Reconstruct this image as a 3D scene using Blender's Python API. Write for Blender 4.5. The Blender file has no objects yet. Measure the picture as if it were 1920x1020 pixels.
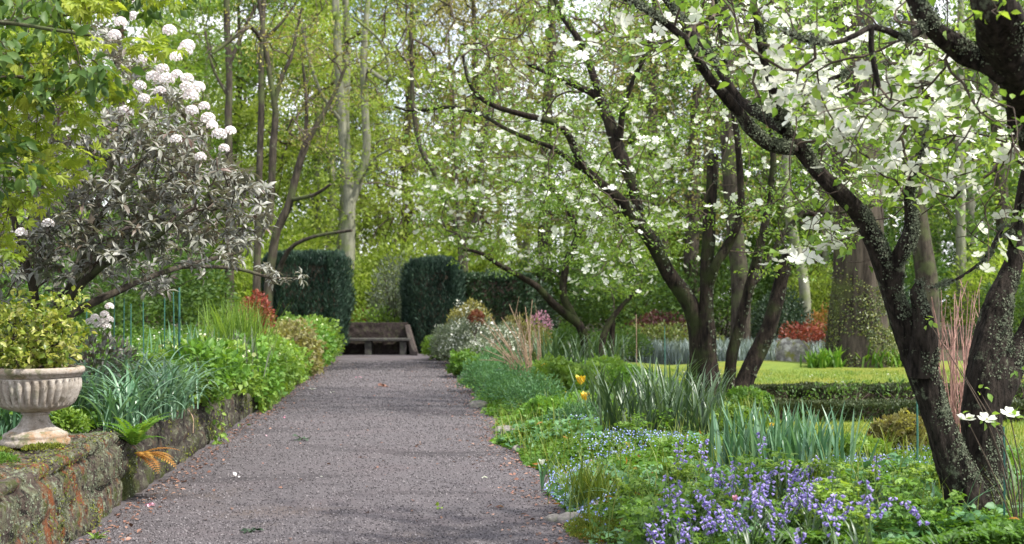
import bpy, math, random
import numpy as np
from mathutils import Vector
rng = np.random.default_rng(11)
random.seed(11)
SC = bpy.context.scene
COL = SC.collection

# ------------------------------------------------------------------ camera, sky, sun, exposure
F, H, CX, HY = 2300.0, 1.55, 960.0, 564.0            # focal length and horizon in photo pixels, eye height in metres
cd = bpy.data.cameras.new('camera'); cam = bpy.data.objects.new('camera', cd); COL.objects.link(cam)
cam.location = (0, 0, H); cam.rotation_euler = (math.pi/2, 0, 0)
cd.sensor_width = 36; cd.lens = 36*F/1920; cd.shift_y = (HY-510)/1920
cd.clip_start = 0.05; cd.clip_end = 1500
cd.dof.use_dof = True; cd.dof.focus_distance = 9.6; cd.dof.aperture_fstop = 2.6
SC.camera = cam
SUN = Vector((0.56, -0.26, 0.82)).normalized()
w = bpy.data.worlds.new('World'); SC.world = w; w.use_nodes = True
wn, wl = w.node_tree.nodes, w.node_tree.links
bg = wn['Background']; bg.inputs['Strength'].default_value = 0.13
sky = wn.new('ShaderNodeTexSky'); sky.sky_type = 'NISHITA'; sky.sun_disc = False
sky.sun_elevation = math.asin(SUN.z); sky.sun_rotation = math.atan2(SUN.x, SUN.y)
tc = wn.new('ShaderNodeTexCoord'); nz = wn.new('ShaderNodeTexNoise')
nz.inputs['Scale'].default_value = 3.2; nz.inputs['Detail'].default_value = 6
rp = wn.new('ShaderNodeValToRGB'); rp.color_ramp.elements[0].position = .30; rp.color_ramp.elements[1].position = .56
mx = wn.new('ShaderNodeMixRGB'); mx.inputs[2].default_value = (9.6, 9.6, 10.4, 1)
wl.new(tc.outputs['Generated'], nz.inputs['Vector']); wl.new(nz.outputs['Fac'], rp.inputs['Fac'])
wl.new(rp.outputs['Color'], mx.inputs[0]); wl.new(sky.outputs['Color'], mx.inputs[1]); wl.new(mx.outputs['Color'], bg.inputs['Color'])
sd = bpy.data.lights.new('sun', 'SUN'); so = bpy.data.objects.new('sun', sd); COL.objects.link(so)
sd.energy = 4.7; sd.angle = math.radians(2.0); sd.color = (1, .95, .87)
so.rotation_euler = SUN.to_track_quat('Z', 'Y').to_euler(); so.location = (20, -8, 30)
SC.view_settings.view_transform = 'Standard'; SC.view_settings.look = 'None'
SC.view_settings.exposure = 0.86; SC.view_settings.gamma = 1
SC.cycles.max_bounces = 7; SC.cycles.diffuse_bounces = 4; SC.cycles.glossy_bounces = 2
SC.cycles.transmission_bounces = 4; SC.cycles.transparent_max_bounces = 4
SC.cycles.sample_clamp_indirect = 6

# ------------------------------------------------------------------ helpers
def P(px, py, d): return np.array([(px-CX)/F*d, d, H-(py-HY)/F*d])
def G(px, py, z=0.0):
    d = F*(H-z)/(py-HY); p = P(px, py, d); p[2] = z; return p
def U(a, b, n=None): return rng.uniform(a, b, n)
def nrm(v): return v/np.maximum(np.linalg.norm(v, axis=-1, keepdims=True), 1e-9)
def vnoise(x, y, seed=0):
    x = np.asarray(x, float); y = np.asarray(y, float)
    xi, yi = np.floor(x), np.floor(y); fx, fy = x-xi, y-yi
    fx = fx*fx*(3-2*fx); fy = fy*fy*(3-2*fy)
    def h(a, b):
        s = np.sin(a*127.1+b*311.7+seed*74.7)*43758.5453
        return s-np.floor(s)
    return (h(xi, yi)*(1-fx)+h(xi+1, yi)*fx)*(1-fy)+(h(xi, yi+1)*(1-fx)+h(xi+1, yi+1)*fx)*fy
def fbm(x, y, seed=0, o=3):
    s = 0; a = .5; t = 0
    for k in range(o): s = s+a*vnoise(x*2**k, y*2**k, seed+k); t += a; a *= .5
    return s/t

class MB:
    def __init__(s): s.V = []; s.Fs = []; s.M = []; s.R = []; s.n = 0
    def add(s, V, Fc, mat=0, rnd=None):
        V = np.asarray(V, float).reshape(-1, 3); Fc = np.asarray(Fc, int)
        s.V.append(V); s.Fs.append(Fc+s.n); s.n += len(V)
        s.M.append(np.full(len(Fc), mat)); s.R.append(np.full(len(Fc), .5) if rnd is None else np.broadcast_to(rnd, (len(Fc),)))
    def build(s, name, mats, parent=None, origin=None, smooth=True):
        me = bpy.data.meshes.new(name)
        V = np.concatenate(s.V)
        if origin is None: origin = np.array(parent.location) if parent is not None else np.zeros(3)
        V = V-np.asarray(origin)
        tot = np.concatenate([np.full(len(f), f.shape[1]) for f in s.Fs]); lp = np.concatenate([f.ravel() for f in s.Fs])
        me.vertices.add(len(V)); me.vertices.foreach_set('co', V.ravel().astype(np.float32))
        me.loops.add(len(lp)); me.loops.foreach_set('vertex_index', lp.astype(np.int32))
        me.polygons.add(len(tot)); me.polygons.foreach_set('loop_start', (np.cumsum(tot)-tot).astype(np.int32))
        me.polygons.foreach_set('material_index', np.concatenate(s.M).astype(np.int32))
        me.polygons.foreach_set('use_smooth', np.full(len(tot), smooth))
        at = me.attributes.new('rnd', 'FLOAT', 'FACE'); at.data.foreach_set('value', np.concatenate(s.R).astype(np.float32))
        for m in (mats if isinstance(mats, (list, tuple)) else [mats]): me.materials.append(m)
        me.update(calc_edges=True); me.validate()
        o = bpy.data.objects.new(name, me); COL.objects.link(o)
        if parent is not None: o.parent = parent
        else: o.location = origin
        return o

def tag(o, label, cat, group=None):
    o['label'] = label; o['category'] = cat
    if group: o['group'] = group
    return o
def thing(name, label, cat, loc, group=None):
    o = bpy.data.objects.new(name, None); COL.objects.link(o); o.location = tuple(float(c) for c in loc); o.empty_display_size = .1
    return tag(o, label, cat, group)
def dup(root, loc, rz=0.0, sc=1.0, label=None, group=None):
    r = root.copy(); COL.objects.link(r); r.location = tuple(float(c) for c in loc); r.rotation_euler = (0, 0, rz)
    r.scale = (sc, sc, sc) if np.isscalar(sc) else sc
    if label: r['label'] = label
    if group: r['group'] = group
    for c in list(root.children):
        k = c.copy(); COL.objects.link(k); k.parent = r
        for g in list(c.children):
            q = g.copy(); COL.objects.link(q); q.parent = k
    return r

def crom(pts, step):
    """Catmull-Rom resample of rows (x,y,z,r)."""
    p = np.asarray(pts, float)
    if len(p) < 3: 
        L = np.linalg.norm(p[1, :3]-p[0, :3]); t = np.linspace(0, 1, max(2, int(L/step)+1))[:, None]
        return p[0]*(1-t)+p[1]*t
    q = np.vstack([2*p[0]-p[1], p, 2*p[-1]-p[-2]]); out = []
    for i in range(1, len(q)-2):
        L = np.linalg.norm(q[i+1, :3]-q[i, :3]); n = max(1, int(round(L/step)))
        t = (np.arange(n)/n)[:, None]; a, b, c, d = q[i-1], q[i], q[i+1], q[i+2]
        out.append(.5*((2*b)+(c-a)*t+(2*a-5*b+4*c-d)*t*t+(3*b-a-3*c+d)*t**3))
    out.append(p[-1:]); o = np.vstack(out); o[:, 3] = np.maximum(o[:, 3], min(p[:, 3])*.5)
    return o
def tube(mb, pts, sides=8, mat=0, rough=0.0, cap=True, rnd=.5):
    """Swept tube of rows (x,y,z,r). Returns vertices and outward normals."""
    p = np.asarray(pts, float); n = len(p); c = p[:, :3]; r = p[:, 3].copy()
    t = nrm(np.gradient(c, axis=0)); u = np.zeros((n, 3))
    a = np.cross(t[0], [0.3, 1, .2]); u[0] = a/np.linalg.norm(a)
    for i in range(1, n):
        v = u[i-1]-t[i]*np.dot(u[i-1], t[i]); u[i] = v/max(np.linalg.norm(v), 1e-9)
    v = np.cross(t, u); th = np.arange(sides)/sides*2*math.pi
    nn = np.cos(th)[None, :, None]*u[:, None]+np.sin(th)[None, :, None]*v[:, None]
    R = np.repeat(r[:, None], sides, 1)
    if rough:
        s = np.concatenate([[0], np.cumsum(np.linalg.norm(np.diff(c, axis=0), axis=1))])[:, None]/max(r.max(), .02); ph = rng.uniform(0, 6.3, 8)
        R = R*(1+rough*(np.sin(2*th+.9*s+ph[0])*.45+np.sin(3*th-1.3*s+ph[1])*.4+np.sin(5*th+.5*s+ph[2])*.3+np.sin(1.9*s+ph[3]+th)*.35
              + np.sin(9*th+.8*s+ph[4])*.16+np.sin(13*th-1.1*s+ph[5])*.13)+rough*.18*rng.normal(0, 1, R.shape)*(sides > 11)
              + (rough*1.5*(fbm(np.cos(th)[None]*3.2+s*.12+ph[5], np.sin(th)[None]*3.2+s*.75+ph[6], 7, 4)-.5) if sides > 11 else 0))
    V = c[:, None]+nn*R[..., None]
    i = np.arange(n-1)[:, None]*sides; j = np.arange(sides)[None]; k = (j+1) % sides
    Fq = np.stack([i+j, i+k, i+sides+k, i+sides+j], -1).reshape(-1, 4)
    mb.add(V, Fq, mat, rnd)
    if cap:
        e = np.vstack([V[-1], c[-1]+t[-1]*r[-1]*.35]); jj = np.arange(sides)
        mb.add(e, np.stack([jj, (jj+1) % sides, np.full(sides, sides)], -1), mat, rnd)
    return V.reshape(-1, 3), nn.reshape(-1, 3)
def box(mb, lo, hi, mat=0, rnd=.5):
    x0, y0, z0 = lo; x1, y1, z1 = hi
    V = [(x0,y0,z0),(x1,y0,z0),(x1,y1,z0),(x0,y1,z0),(x0,y0,z1),(x1,y0,z1),(x1,y1,z1),(x0,y1,z1)]
    mb.add(V, [(0,3,2,1),(4,5,6,7),(0,1,5,4),(1,2,6,5),(2,3,7,6),(3,0,4,7)], mat, rnd)
def lathe(mb, prof, c, n=64, mod=None, mat=0):
    prof = np.asarray(prof, float); th = np.arange(n)/n*2*math.pi
    R = np.repeat(prof[:, :1], n, 1)
    if mod is not None: R = R*mod(th[None], prof[:, 1:2])
    V = np.stack([R*np.cos(th)+c[0], R*np.sin(th)+c[1], np.repeat(prof[:, 1:2], n, 1)+c[2]], -1)
    i = np.arange(len(prof)-1)[:, None]*n; j = np.arange(n)[None]; k = (j+1) % n
    mb.add(V, np.stack([i+j, i+k, i+n+k, i+n+j], -1).reshape(-1, 4), mat)

# leaf templates: along +Y, normal +Z, unit length
def T_leaf2(w=.5, fold=.12, droop=.1):
    return np.array([(0,0,0),(w/2,.45,fold),(0,1,-droop),(-w/2,.45,fold)]), [np.array([(0,1,2),(0,2,3)])]
def T_leaf6(w=.45, fold=.07, droop=.2):
    V = np.array([(0,0,0),(w*.4,.25,fold),(w*.5,.55,fold),(0,1,-droop),(-w*.5,.55,fold),(-w*.4,.25,fold),(0,.3,.0),(0,.62,-droop*.3)])
    return V, [np.array([(6,1,2,7),(5,6,7,4)]), np.array([(0,1,6),(0,6,5),(7,2,3),(7,3,4)])]
def T_fan(k=5, spread=2.4, w=.32):
    Vs, Fs = [], []
    for i in range(k):
        a = (i/(k-1)-.5)*spread; L = 1-.25*abs(i/(k-1)-.5)*2
        b = np.array([(0,0,0),(w/2*L,.55*L,.05),(0,L,-.12),(-w/2*L,.55*L,.05)])
        ca, sa = math.cos(a), math.sin(a)
        b = np.stack([b[:,0]*ca+b[:,1]*sa, -b[:,0]*sa+b[:,1]*ca, b[:,2]+.02*i], -1)
        Vs.append(b); Fs.append(np.array([(0,1,2),(0,2,3)])+4*i)
    return np.vstack(Vs), [np.vstack(Fs)]
def T_flower4():
    Vs, Fs = [], []
    o = [(0,.02),(.25,.28),(.47,.64),(.34,.97),(0,.90),(-.34,.97),(-.47,.64),(-.25,.28)]
    for i in range(4):
        a = i*math.pi/2; b = np.array([(x, y, .38*y*y*(1-.3*y)+.16*x*x-.02) for x, y in o]+[(0,.6,.03)])
        b = np.stack([b[:,0]*math.cos(a)-b[:,1]*math.sin(a), b[:,0]*math.sin(a)+b[:,1]*math.cos(a), b[:,2]+.02*(i % 2)], -1)
        Vs.append(b); Fs.append(np.array([(j,(j+1)%8,8) for j in range(8)])+9*i)
    return np.vstack(Vs), [np.vstack(Fs)]
def T_disc(n=5):
    a = np.arange(n)/n*2*math.pi
    return np.vstack([np.stack([np.cos(a), np.sin(a), 0*a+.15], -1), [(0,0,0)]]), [np.array([(i,(i+1)%n,n) for i in range(n)])]
def T_stone():
    V = np.array([(1,0,0),(-1,0,0),(0,1,0),(0,-1,0),(0,0,.7),(0,0,-.7)])
    return V, [np.array([(0,2,4),(2,1,4),(1,3,4),(3,0,4),(2,0,5),(1,2,5),(3,1,5),(0,3,5)])]
L2, L2n, L6, L6n = T_leaf2(), T_leaf2(.32), T_leaf6(.6), T_leaf6(.3, .05, .25)
LFAN, LSPRIG, FL4, DISC, STONE = T_fan(), T_leaf2(.22, .05, .02), T_flower4(), T_disc(), T_stone()
LTRI = T_fan(3, 2.0, .55)

def frames(d, n):
    d = nrm(d); s = np.cross(d, n); s = nrm(s); return np.stack([s, d, np.cross(s, d)], -1)
def scatter(mb, T, pos, R, size, mat=0, rnd=None):
    V, Fl = T; n = len(pos); size = np.broadcast_to(np.asarray(size, float), (n,))
    W = np.einsum('nij,vj->nvi', R, V)*size[:, None, None]+pos[:, None]
    rnd = rng.random(n) if rnd is None else np.broadcast_to(rnd, (n,))
    base = mb.n; k = len(V); first = True
    for f in Fl:
        ff = (f[None]+(np.arange(n)*k)[:, None, None]).reshape(-1, f.shape[1])
        if first: mb.add(W, ff, mat, np.repeat(rnd, len(f))); first = False
        else:
            mb.Fs.append(ff+base); mb.M.append(np.full(len(ff), mat)); mb.R.append(np.repeat(rnd, len(f)))
def ball(n):
    v = nrm(rng.normal(0, 1, (n, 3))); return v*rng.random((n, 1))**(1/3)
def spray(mb, T, cen, n, rad, size, mat=0, tilt=.5, out=1.0, droop=.15, jit=.5, vary=.5):
    """n leaves around every centre, in a flattened ball, growing outwards."""
    cen = np.repeat(np.asarray(cen), n, 0); m = len(cen); o = ball(m)
    pos = cen+o*np.asarray(rad)
    d = o*[1, 1, .4]*out+rng.normal(0, jit, (m, 3))+[0, 0, -droop]
    nn = rng.normal(0, tilt, (m, 3))+[0, 0, 1]
    cl = np.repeat(rng.random(m//n), n); r = np.clip((1-vary)*rng.random(m)+vary*cl, 0, 1)
    scatter(mb, T, pos, frames(d, nn), size*rng.uniform(.65, 1.25, m), mat, r)
def shell(n, lump=.25, seed=0, low=-.1):
    """points on a lumpy upper ellipsoid of unit radius with outward normals"""
    v = nrm(rng.normal(0, 1, (n*2, 3))); v = v[v[:, 2] > low][:n]
    l = 1+lump*(fbm(v[:, 0]*2.6+5+v[:, 2], v[:, 1]*2.6+5-v[:, 2]*.7, seed, 3)-.5)*2
    return v*l[:, None]*(rng.random((len(v), 1))**.22), v
def mound(mb, c, rad, n, T, size, mat=0, lump=.3, up=.5, jit=.5, low=-.05, seed=None, vary=.5):
    seed = rng.integers(1000) if seed is None else seed
    p, v = shell(n, lump, seed, low); rad = np.asarray(rad, float); n = len(p)
    pos = np.asarray(c)+p*rad
    d = v+rng.normal(0, jit, (n, 3))+[0, 0, up]; nn = v+rng.normal(0, .6, (n, 3))+[0, 0, .5]
    cl = vnoise(p[:, 0]*4+9, p[:, 1]*4+p[:, 2]*3+9, seed+3)
    scatter(mb, T, pos, frames(d, nn), size*rng.uniform(.6, 1.3, n), mat, np.clip((1-vary)*rng.random(n)+vary*cl, 0, 1))
    return pos
def blades(mb, base, az, L, th0, bend, wid, seg=7, mat=0, rnd=None, pw=1.6, fold=.25):
    """arching strap leaves, vectorised"""
    base = np.asarray(base); n = len(base); t = np.linspace(0, 1, seg+1)
    th = th0[:, None]+bend[:, None]*t[None]**pw; dl = (L/seg)[:, None]
    hx = np.concatenate([np.zeros((n, 1)), np.cumsum(np.sin(th[:, :-1])*dl, 1)], 1); hz = np.concatenate([np.zeros((n, 1)), np.cumsum(np.cos(th[:, :-1])*dl, 1)], 1)
    d = np.stack([np.cos(az), np.sin(az)], -1); s = np.stack([-np.sin(az), np.cos(az)], -1)
    c = np.concatenate([base[:, None, :2]+d[:, None]*hx[..., None], (base[:, 2:3]+hz)[..., None]], -1)
    wd = (np.sin(np.clip(t*.9+.12, 0, 1)*math.pi)**.6*.5)[None]*wid[:, None]
    wd[:, -1] = wd[:, -1]*.15
    up = np.stack([-np.cos(th)*d[:, :1], -np.cos(th)*d[:, 1:], np.sin(th)], -1)
    S = np.concatenate([s[:, None]*np.ones((1, seg+1, 1)), np.zeros((n, seg+1, 1))], -1)
    a = c+S*wd[..., None]+up*(wd*fold)[..., None]; b = c-S*wd[..., None]+up*(wd*fold)[..., None]
    V = np.stack([a, c, b], 2).reshape(n, -1, 3); k = (seg+1)*3
    f = np.array([q for i in range(seg) for q in ((3*i, 3*i+1, 3*i+4, 3*i+3), (3*i+1, 3*i+2, 3*i+5, 3*i+4))])
    r = rng.random(n) if rnd is None else np.broadcast_to(rnd, (n,))
    mb.add(V, (f[None]+(np.arange(n)*k)[:, None, None]).reshape(-1, 4), mat, np.repeat(r, len(f)))
    return c[:, -1]
def grow(limbs, targets, seg=.22, r0=.004, jit=.12, lift=.25, bend=.35, power=.5):
    """limbs: resampled (x,y,z,r) chains; targets joined one by one to the nearest node."""
    tg = np.asarray(targets); cap = sum(len(l) for l in limbs)+len(tg)*60+10
    pos = np.zeros((cap, 3)); dr = np.zeros((cap, 3)); par = np.full(cap, -1); fix = np.zeros(cap); n = 0
    for l in limbs:
        k = len(l); pos[n:n+k] = l[:, :3]; dr[n:n+k] = nrm(np.gradient(l[:, :3], axis=0)); fix[n:n+k] = l[:, 3]
        par[n+1:n+k] = np.arange(n, n+k-1); n += k
    nl = n
    dm = np.array([np.min(np.linalg.norm(pos[:n]-t, axis=1)) for t in tg]); chains = []; tips = np.zeros(cap)
    for t in tg[np.argsort(dm)]:
        v = t-pos[:n]; d = np.linalg.norm(v, axis=1)+1e-6
        cs = np.einsum('ij,ij->i', v, dr[:n])/d
        i = int(np.argmin(d*(1.45-.6*cs)+fix[:n]*1.5)); D = d[i]; k = min(50, max(2, int(D/seg)+1)); s = np.linspace(0, 1, k+1)[1:, None]
        ed = nrm(nrm(v[i])+np.array([0, 0, lift])+rng.normal(0, .25, 3)); p0 = pos[i]; c1 = p0+nrm(dr[i]+nrm(v[i])*.6)*D*bend; c2 = t-ed*D*bend
        q = p0*(1-s)**3+3*c1*s*(1-s)**2+3*c2*s*s*(1-s)+t*s**3
        q[:-1] += rng.normal(0, jit*seg, (k-1, 3))
        pos[n:n+k] = q; par[n] = i; par[n+1:n+k] = np.arange(n, n+k-1)
        dr[n:n+k] = nrm(np.gradient(np.vstack([p0, q]), axis=0))[1:]; chains.append(np.concatenate([[i], np.arange(n, n+k)])); n += k
        j = n-1
        while j >= 0: tips[j] += 1; j = par[j]
    rad = r0*np.maximum(tips, 1)**power; out = []
    for c in chains:
        r = rad[c].copy(); r[0] = min(r[1]*1.15, max(fix[c[0]], rad[c[0]])); out.append(np.column_stack([pos[c], r]))
    return out

# ------------------------------------------------------------------ materials
def newmat(name):
    m = bpy.data.materials.new(name); m.use_nodes = True; nt = m.node_tree; return m, nt.nodes, nt.links, nt.nodes['Principled BSDF']
def ramp(n, cols, pos=None, interp='LINEAR'):
    r = n.new('ShaderNodeValToRGB'); e = r.color_ramp.elements; r.color_ramp.interpolation = interp
    while len(e) < len(cols): e.new(.5)
    for i, c in enumerate(cols): e[i].position = (i/(len(cols)-1) if pos is None else pos[i]); e[i].color = (*c, 1)
    return r
def noise(n, l, scale, detail=4, src='Object', rough=.55, stretch=None):
    t = n.new('ShaderNodeTexCoord'); x = n.new('ShaderNodeTexNoise'); x.inputs['Scale'].default_value = scale; x.inputs['Detail'].default_value = detail; x.inputs['Roughness'].default_value = rough
    if stretch:
        mp = n.new('ShaderNodeMapping'); mp.inputs['Scale'].default_value = stretch; l.new(t.outputs[src], mp.inputs['Vector']); l.new(mp.outputs['Vector'], x.inputs['Vector'])
    else: l.new(t.outputs[src], x.inputs['Vector'])
    return x
def leafmat(name, cols, trans=.4, rough=.5, spec=.35, warm=(1.25, 1.2, .55), patch=.25):
    m, n, l, b = newmat(name)
    a = n.new('ShaderNodeAttribute'); a.attribute_name = 'rnd'; r = ramp(n, cols)
    x = noise(n, l, 1.3, 3); oi = n.new('ShaderNodeObjectInfo')
    ma = n.new('ShaderNodeMath'); ma.operation = 'MULTIPLY_ADD'; ma.inputs[1].default_value = patch*2; l.new(x.outputs['Fac'], ma.inputs[0])
    ad = n.new('ShaderNodeMath'); ad.operation = 'SUBTRACT'; ad.inputs[1].default_value = patch; l.new(a.outputs['Fac'], ma.inputs[2]); l.new(ma.outputs[0], ad.inputs[0])
    l.new(ad.outputs[0], r.inputs['Fac'])
    hs = n.new('ShaderNodeHueSaturation'); l.new(r.outputs['Color'], hs.inputs['Color'])
    mr = n.new('ShaderNodeMapRange'); mr.inputs['To Min'].default_value = .8; mr.inputs['To Max'].default_value = 1.2; l.new(oi.outputs['Random'], mr.inputs['Value']); l.new(mr.outputs['Result'], hs.inputs['Value'])
    l.new(hs.outputs['Color'], b.inputs['Base Color']); b.inputs['Roughness'].default_value = rough; b.inputs['Specular IOR Level'].default_value = spec
    if trans > 0:
        t = n.new('ShaderNodeBsdfTranslucent'); mu = n.new('ShaderNodeMixRGB'); mu.blend_type = 'MULTIPLY'; mu.inputs[0].default_value = 1; mu.inputs[2].default_value = (*warm, 1)
        l.new(hs.outputs['Color'], mu.inputs[1]); l.new(mu.outputs['Color'], t.inputs['Color'])
        mi = n.new('ShaderNodeMixShader'); mi.inputs[0].default_value = trans
        l.new(b.outputs[0], mi.inputs[1]); l.new(t.outputs[0], mi.inputs[2]); l.new(mi.outputs[0], n['Material Output'].inputs['Surface'])
    return m
def barkmat(name, c1, c2, lich, amt=.5, scale=9, moss=None, bump=.6, stretch=(1, 1, .22)):
    m, n, l, b = newmat(name)
    x = noise(n, l, scale*2.2, 6, stretch=stretch, rough=.65); r = ramp(n, [c1, c2], (.36, .66)); l.new(x.outputs['Fac'], r.inputs['Fac'])
    y = noise(n, l, scale*.5, 9, rough=.78); k = ramp(n, [(0,0,0),(1,1,1)], (1-amt*.62, 1-amt*.62+.05)); l.new(y.outputs['Fac'], k.inputs['Fac'])
    mi = n.new('ShaderNodeMixRGB'); l.new(k.outputs['Color'], mi.inputs[0]); l.new(r.outputs['Color'], mi.inputs[1]); mi.inputs[2].default_value = (*lich, 1); col = mi.outputs['Color']
    if moss:
        z = noise(n, l, scale*.28, 5, rough=.6); q = ramp(n, [(0,0,0),(1,1,1)], (.5, .64)); l.new(z.outputs['Fac'], q.inputs['Fac'])
        m2 = n.new('ShaderNodeMixRGB'); l.new(q.outputs['Color'], m2.inputs[0]); l.new(col, m2.inputs[1]); m2.inputs[2].default_value = (*moss, 1); col = m2.outputs['Color']
    l.new(col, b.inputs['Base Color']); b.inputs['Roughness'].default_value = .92; b.inputs['Specular IOR Level'].default_value = .12
    bp = n.new('ShaderNodeBump'); bp.inputs['Strength'].default_value = bump; bp.inputs['Distance'].default_value = .03; l.new(x.outputs['Fac'], bp.inputs['Height']); l.new(bp.outputs['Normal'], b.inputs['Normal'])
    return m
def simplemat(name, c, c2=None, scale=6, rough=.7, bump=.2, spec=.3, trans=0):
    m, n, l, b = newmat(name); c2 = c2 or tuple(v*.7 for v in c)
    x = noise(n, l, scale, 6, rough=.65); r = ramp(n, [c2, c], (.35, .65)); l.new(x.outputs['Fac'], r.inputs['Fac']); l.new(r.outputs['Color'], b.inputs['Base Color'])
    b.inputs['Roughness'].default_value = rough; b.inputs['Specular IOR Level'].default_value = spec
    if bump:
        bp = n.new('ShaderNodeBump'); bp.inputs['Strength'].default_value = bump; bp.inputs['Distance'].default_value = .02; l.new(x.outputs['Fac'], bp.inputs['Height']); l.new(bp.outputs['Normal'], b.inputs['Normal'])
    return m
def multimat(name, layers, base, rough=.9, bump=.5, bscale=40):
    """base colours plus (colour, scale, lo, hi, stretch) layers of noise-shaped stains"""
    m, n, l, b = newmat(name)
    x = noise(n, l, bscale, 8, rough=.7); r = ramp(n, base, None if len(base) != 2 else (.35, .65)); l.new(x.outputs['Fac'], r.inputs['Fac']); col = r.outputs['Color']
    for i, (c, s, lo, hi, st) in enumerate(layers):
        y = noise(n, l, s, 7, rough=.68, stretch=st)
        if not st:
            mp = n.new('ShaderNodeMapping'); mp.inputs['Location'].default_value = (i*7.3, i*3.1, i*5.7); t = n.new('ShaderNodeTexCoord'); l.new(t.outputs['Object'], mp.inputs['Vector']); l.new(mp.outputs['Vector'], y.inputs['Vector'])
        q = ramp(n, [(0,0,0),(1,1,1)], (lo, hi)); l.new(y.outputs['Fac'], q.inputs['Fac'])
        mi = n.new('ShaderNodeMixRGB'); l.new(q.outputs['Color'], mi.inputs[0]); l.new(col, mi.inputs[1]); mi.inputs[2].default_value = (*c, 1); col = mi.outputs['Color']
    l.new(col, b.inputs['Base Color']); b.inputs['Roughness'].default_value = rough; b.inputs['Specular IOR Level'].default_value = .25
    if bump:
        bp = n.new('ShaderNodeBump'); bp.inputs['Strength'].default_value = bump; bp.inputs['Distance'].default_value = .02; l.new(x.outputs['Fac'], bp.inputs['Height']); l.new(bp.outputs['Normal'], b.inputs['Normal'])
    return m

M = {}
M['chart'] = leafmat('chartreuse_leaf', [(.13,.205,.035),(.27,.36,.06),(.42,.48,.10)], .5, warm=(1.08, 1.15, .6))
M['maple'] = leafmat('maple_leaf', [(.15,.24,.03),(.30,.38,.045),(.47,.51,.09)], .45, warm=(1.1, 1.15, .55))
M['fresh'] = leafmat('fresh_green_leaf', [(.07,.14,.03),(.15,.26,.05),(.26,.37,.07)], .48)
M['mid'] = leafmat('mid_green_leaf', [(.04,.09,.022),(.08,.16,.035),(.15,.24,.045)], .4)
M['olive'] = leafmat('olive_young_leaf', [(.15,.12,.07),(.24,.23,.08),(.36,.36,.10)], .4)
M['dark'] = leafmat('dark_evergreen_leaf', [(.015,.035,.018),(.03,.06,.028),(.05,.09,.04)], .12, .45, .4)
M['yew'] = leafmat('yew_needle', [(.007,.018,.012),(.014,.034,.022),(.04,.075,.045)], .08, .5, .35)
M['box'] = leafmat('box_leaf', [(.03,.045,.018),(.05,.075,.028),(.085,.10,.04)], .15, .5, .35)
M['rhodo'] = leafmat('rhododendron_leaf', [(.11,.07,.055),(.11,.115,.09),(.17,.175,.145),(.25,.25,.225)], .2, .42, .45, (1.1,1,.6))
M['blade'] = leafmat('iris_blade', [(.03,.06,.028),(.06,.11,.05),(.11,.17,.08)], .25, .38, .5)
M['lily'] = leafmat('strap_leaf', [(.05,.13,.065),(.10,.21,.12),(.18,.30,.19)], .3, .36, .5)
M['silver'] = leafmat('silver_leaf', [(.08,.11,.07),(.15,.19,.12),(.26,.29,.22)], .2)
M['bluegreen'] = leafmat('blue_green_leaf', [(.06,.15,.06),(.10,.22,.09),(.16,.30,.14)], .35)
M['lime'] = leafmat('lime_leaf', [(.09,.18,.03),(.17,.29,.045),(.27,.38,.07)], .4)
M['cover'] = leafmat('ground_cover_leaf', [(.06,.14,.025),(.11,.23,.035),(.19,.32,.05)], .42)
M['varieg'] = leafmat('variegated_leaf', [(.08,.15,.02),(.20,.28,.035),(.42,.46,.09),(.66,.64,.28)], .35, .4, .5)
M['redleaf'] = leafmat('red_leaf', [(.09,.035,.025),(.19,.06,.035),(.24,.12,.05)], .35)
M['azred'] = leafmat('bright_red_leaf', [(.10,.025,.02),(.22,.045,.03),(.28,.11,.05)], .3)
M['maroon'] = leafmat('maroon_leaf', [(.03,.012,.012),(.07,.02,.02),(.10,.04,.03)], .25)
M['drift'] = leafmat('grey_blue_leaf', [(.12,.17,.15),(.20,.26,.25),(.30,.36,.37)], .25)
M['grassb'] = leafmat('grass_blade', [(.10,.17,.03),(.16,.23,.035),(.235,.275,.045)], .35)
M['fern'] = leafmat('fern_leaf', [(.06,.16,.02),(.12,.25,.03),(.2,.33,.05)], .4)
M['ferndead'] = leafmat('withered_fern_leaf', [(.20,.08,.02),(.33,.15,.03),(.42,.24,.06)], .3)
M['ivy'] = leafmat('ivy_leaf', [(.04,.07,.02),(.10,.14,.03),(.26,.28,.07)], .3, .4, .5)
M['litter'] = leafmat('fallen_leaf', [(.08,.04,.03),(.16,.08,.05),(.25,.12,.09),(.33,.2,.14)], .1)
M['petal'] = leafmat('white_bract', [(.50,.55,.40),(.66,.68,.58),(.75,.76,.70)], .38, .5, .3, (1,1,.95), .1)
M['eye'] = leafmat('flower_eye', [(.2,.22,.05),(.3,.3,.07)], 0)
M['truss'] = leafmat('pale_pink_petal', [(.74,.64,.62),(.82,.77,.755),(.86,.84,.83)], .3, .5, .3, (1,.95,.92), .1)
M['pink'] = leafmat('pink_petal', [(.6,.2,.32),(.75,.4,.5),(.8,.6,.65)], .3, .5, .3, (1,.9,.9))
M['bell'] = leafmat('bluebell_petal', [(.20,.16,.46),(.31,.26,.60),(.46,.40,.70)], .3, .5, .3, (1,.95,1))
M['forget'] = leafmat('forget_me_not_petal', [(.17,.23,.50),(.26,.33,.62),(.40,.45,.70)], .25, .5, .3, (1,1,1))
M['tulip'] = leafmat('yellow_petal', [(.6,.38,.02),(.75,.55,.05),(.8,.66,.15)], .35, .5, .3, (1,.95,.6))
M['purple'] = leafmat('purple_petal', [(.08,.03,.2),(.15,.07,.32)], .3, .5, .3, (1,.95,1))
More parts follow.
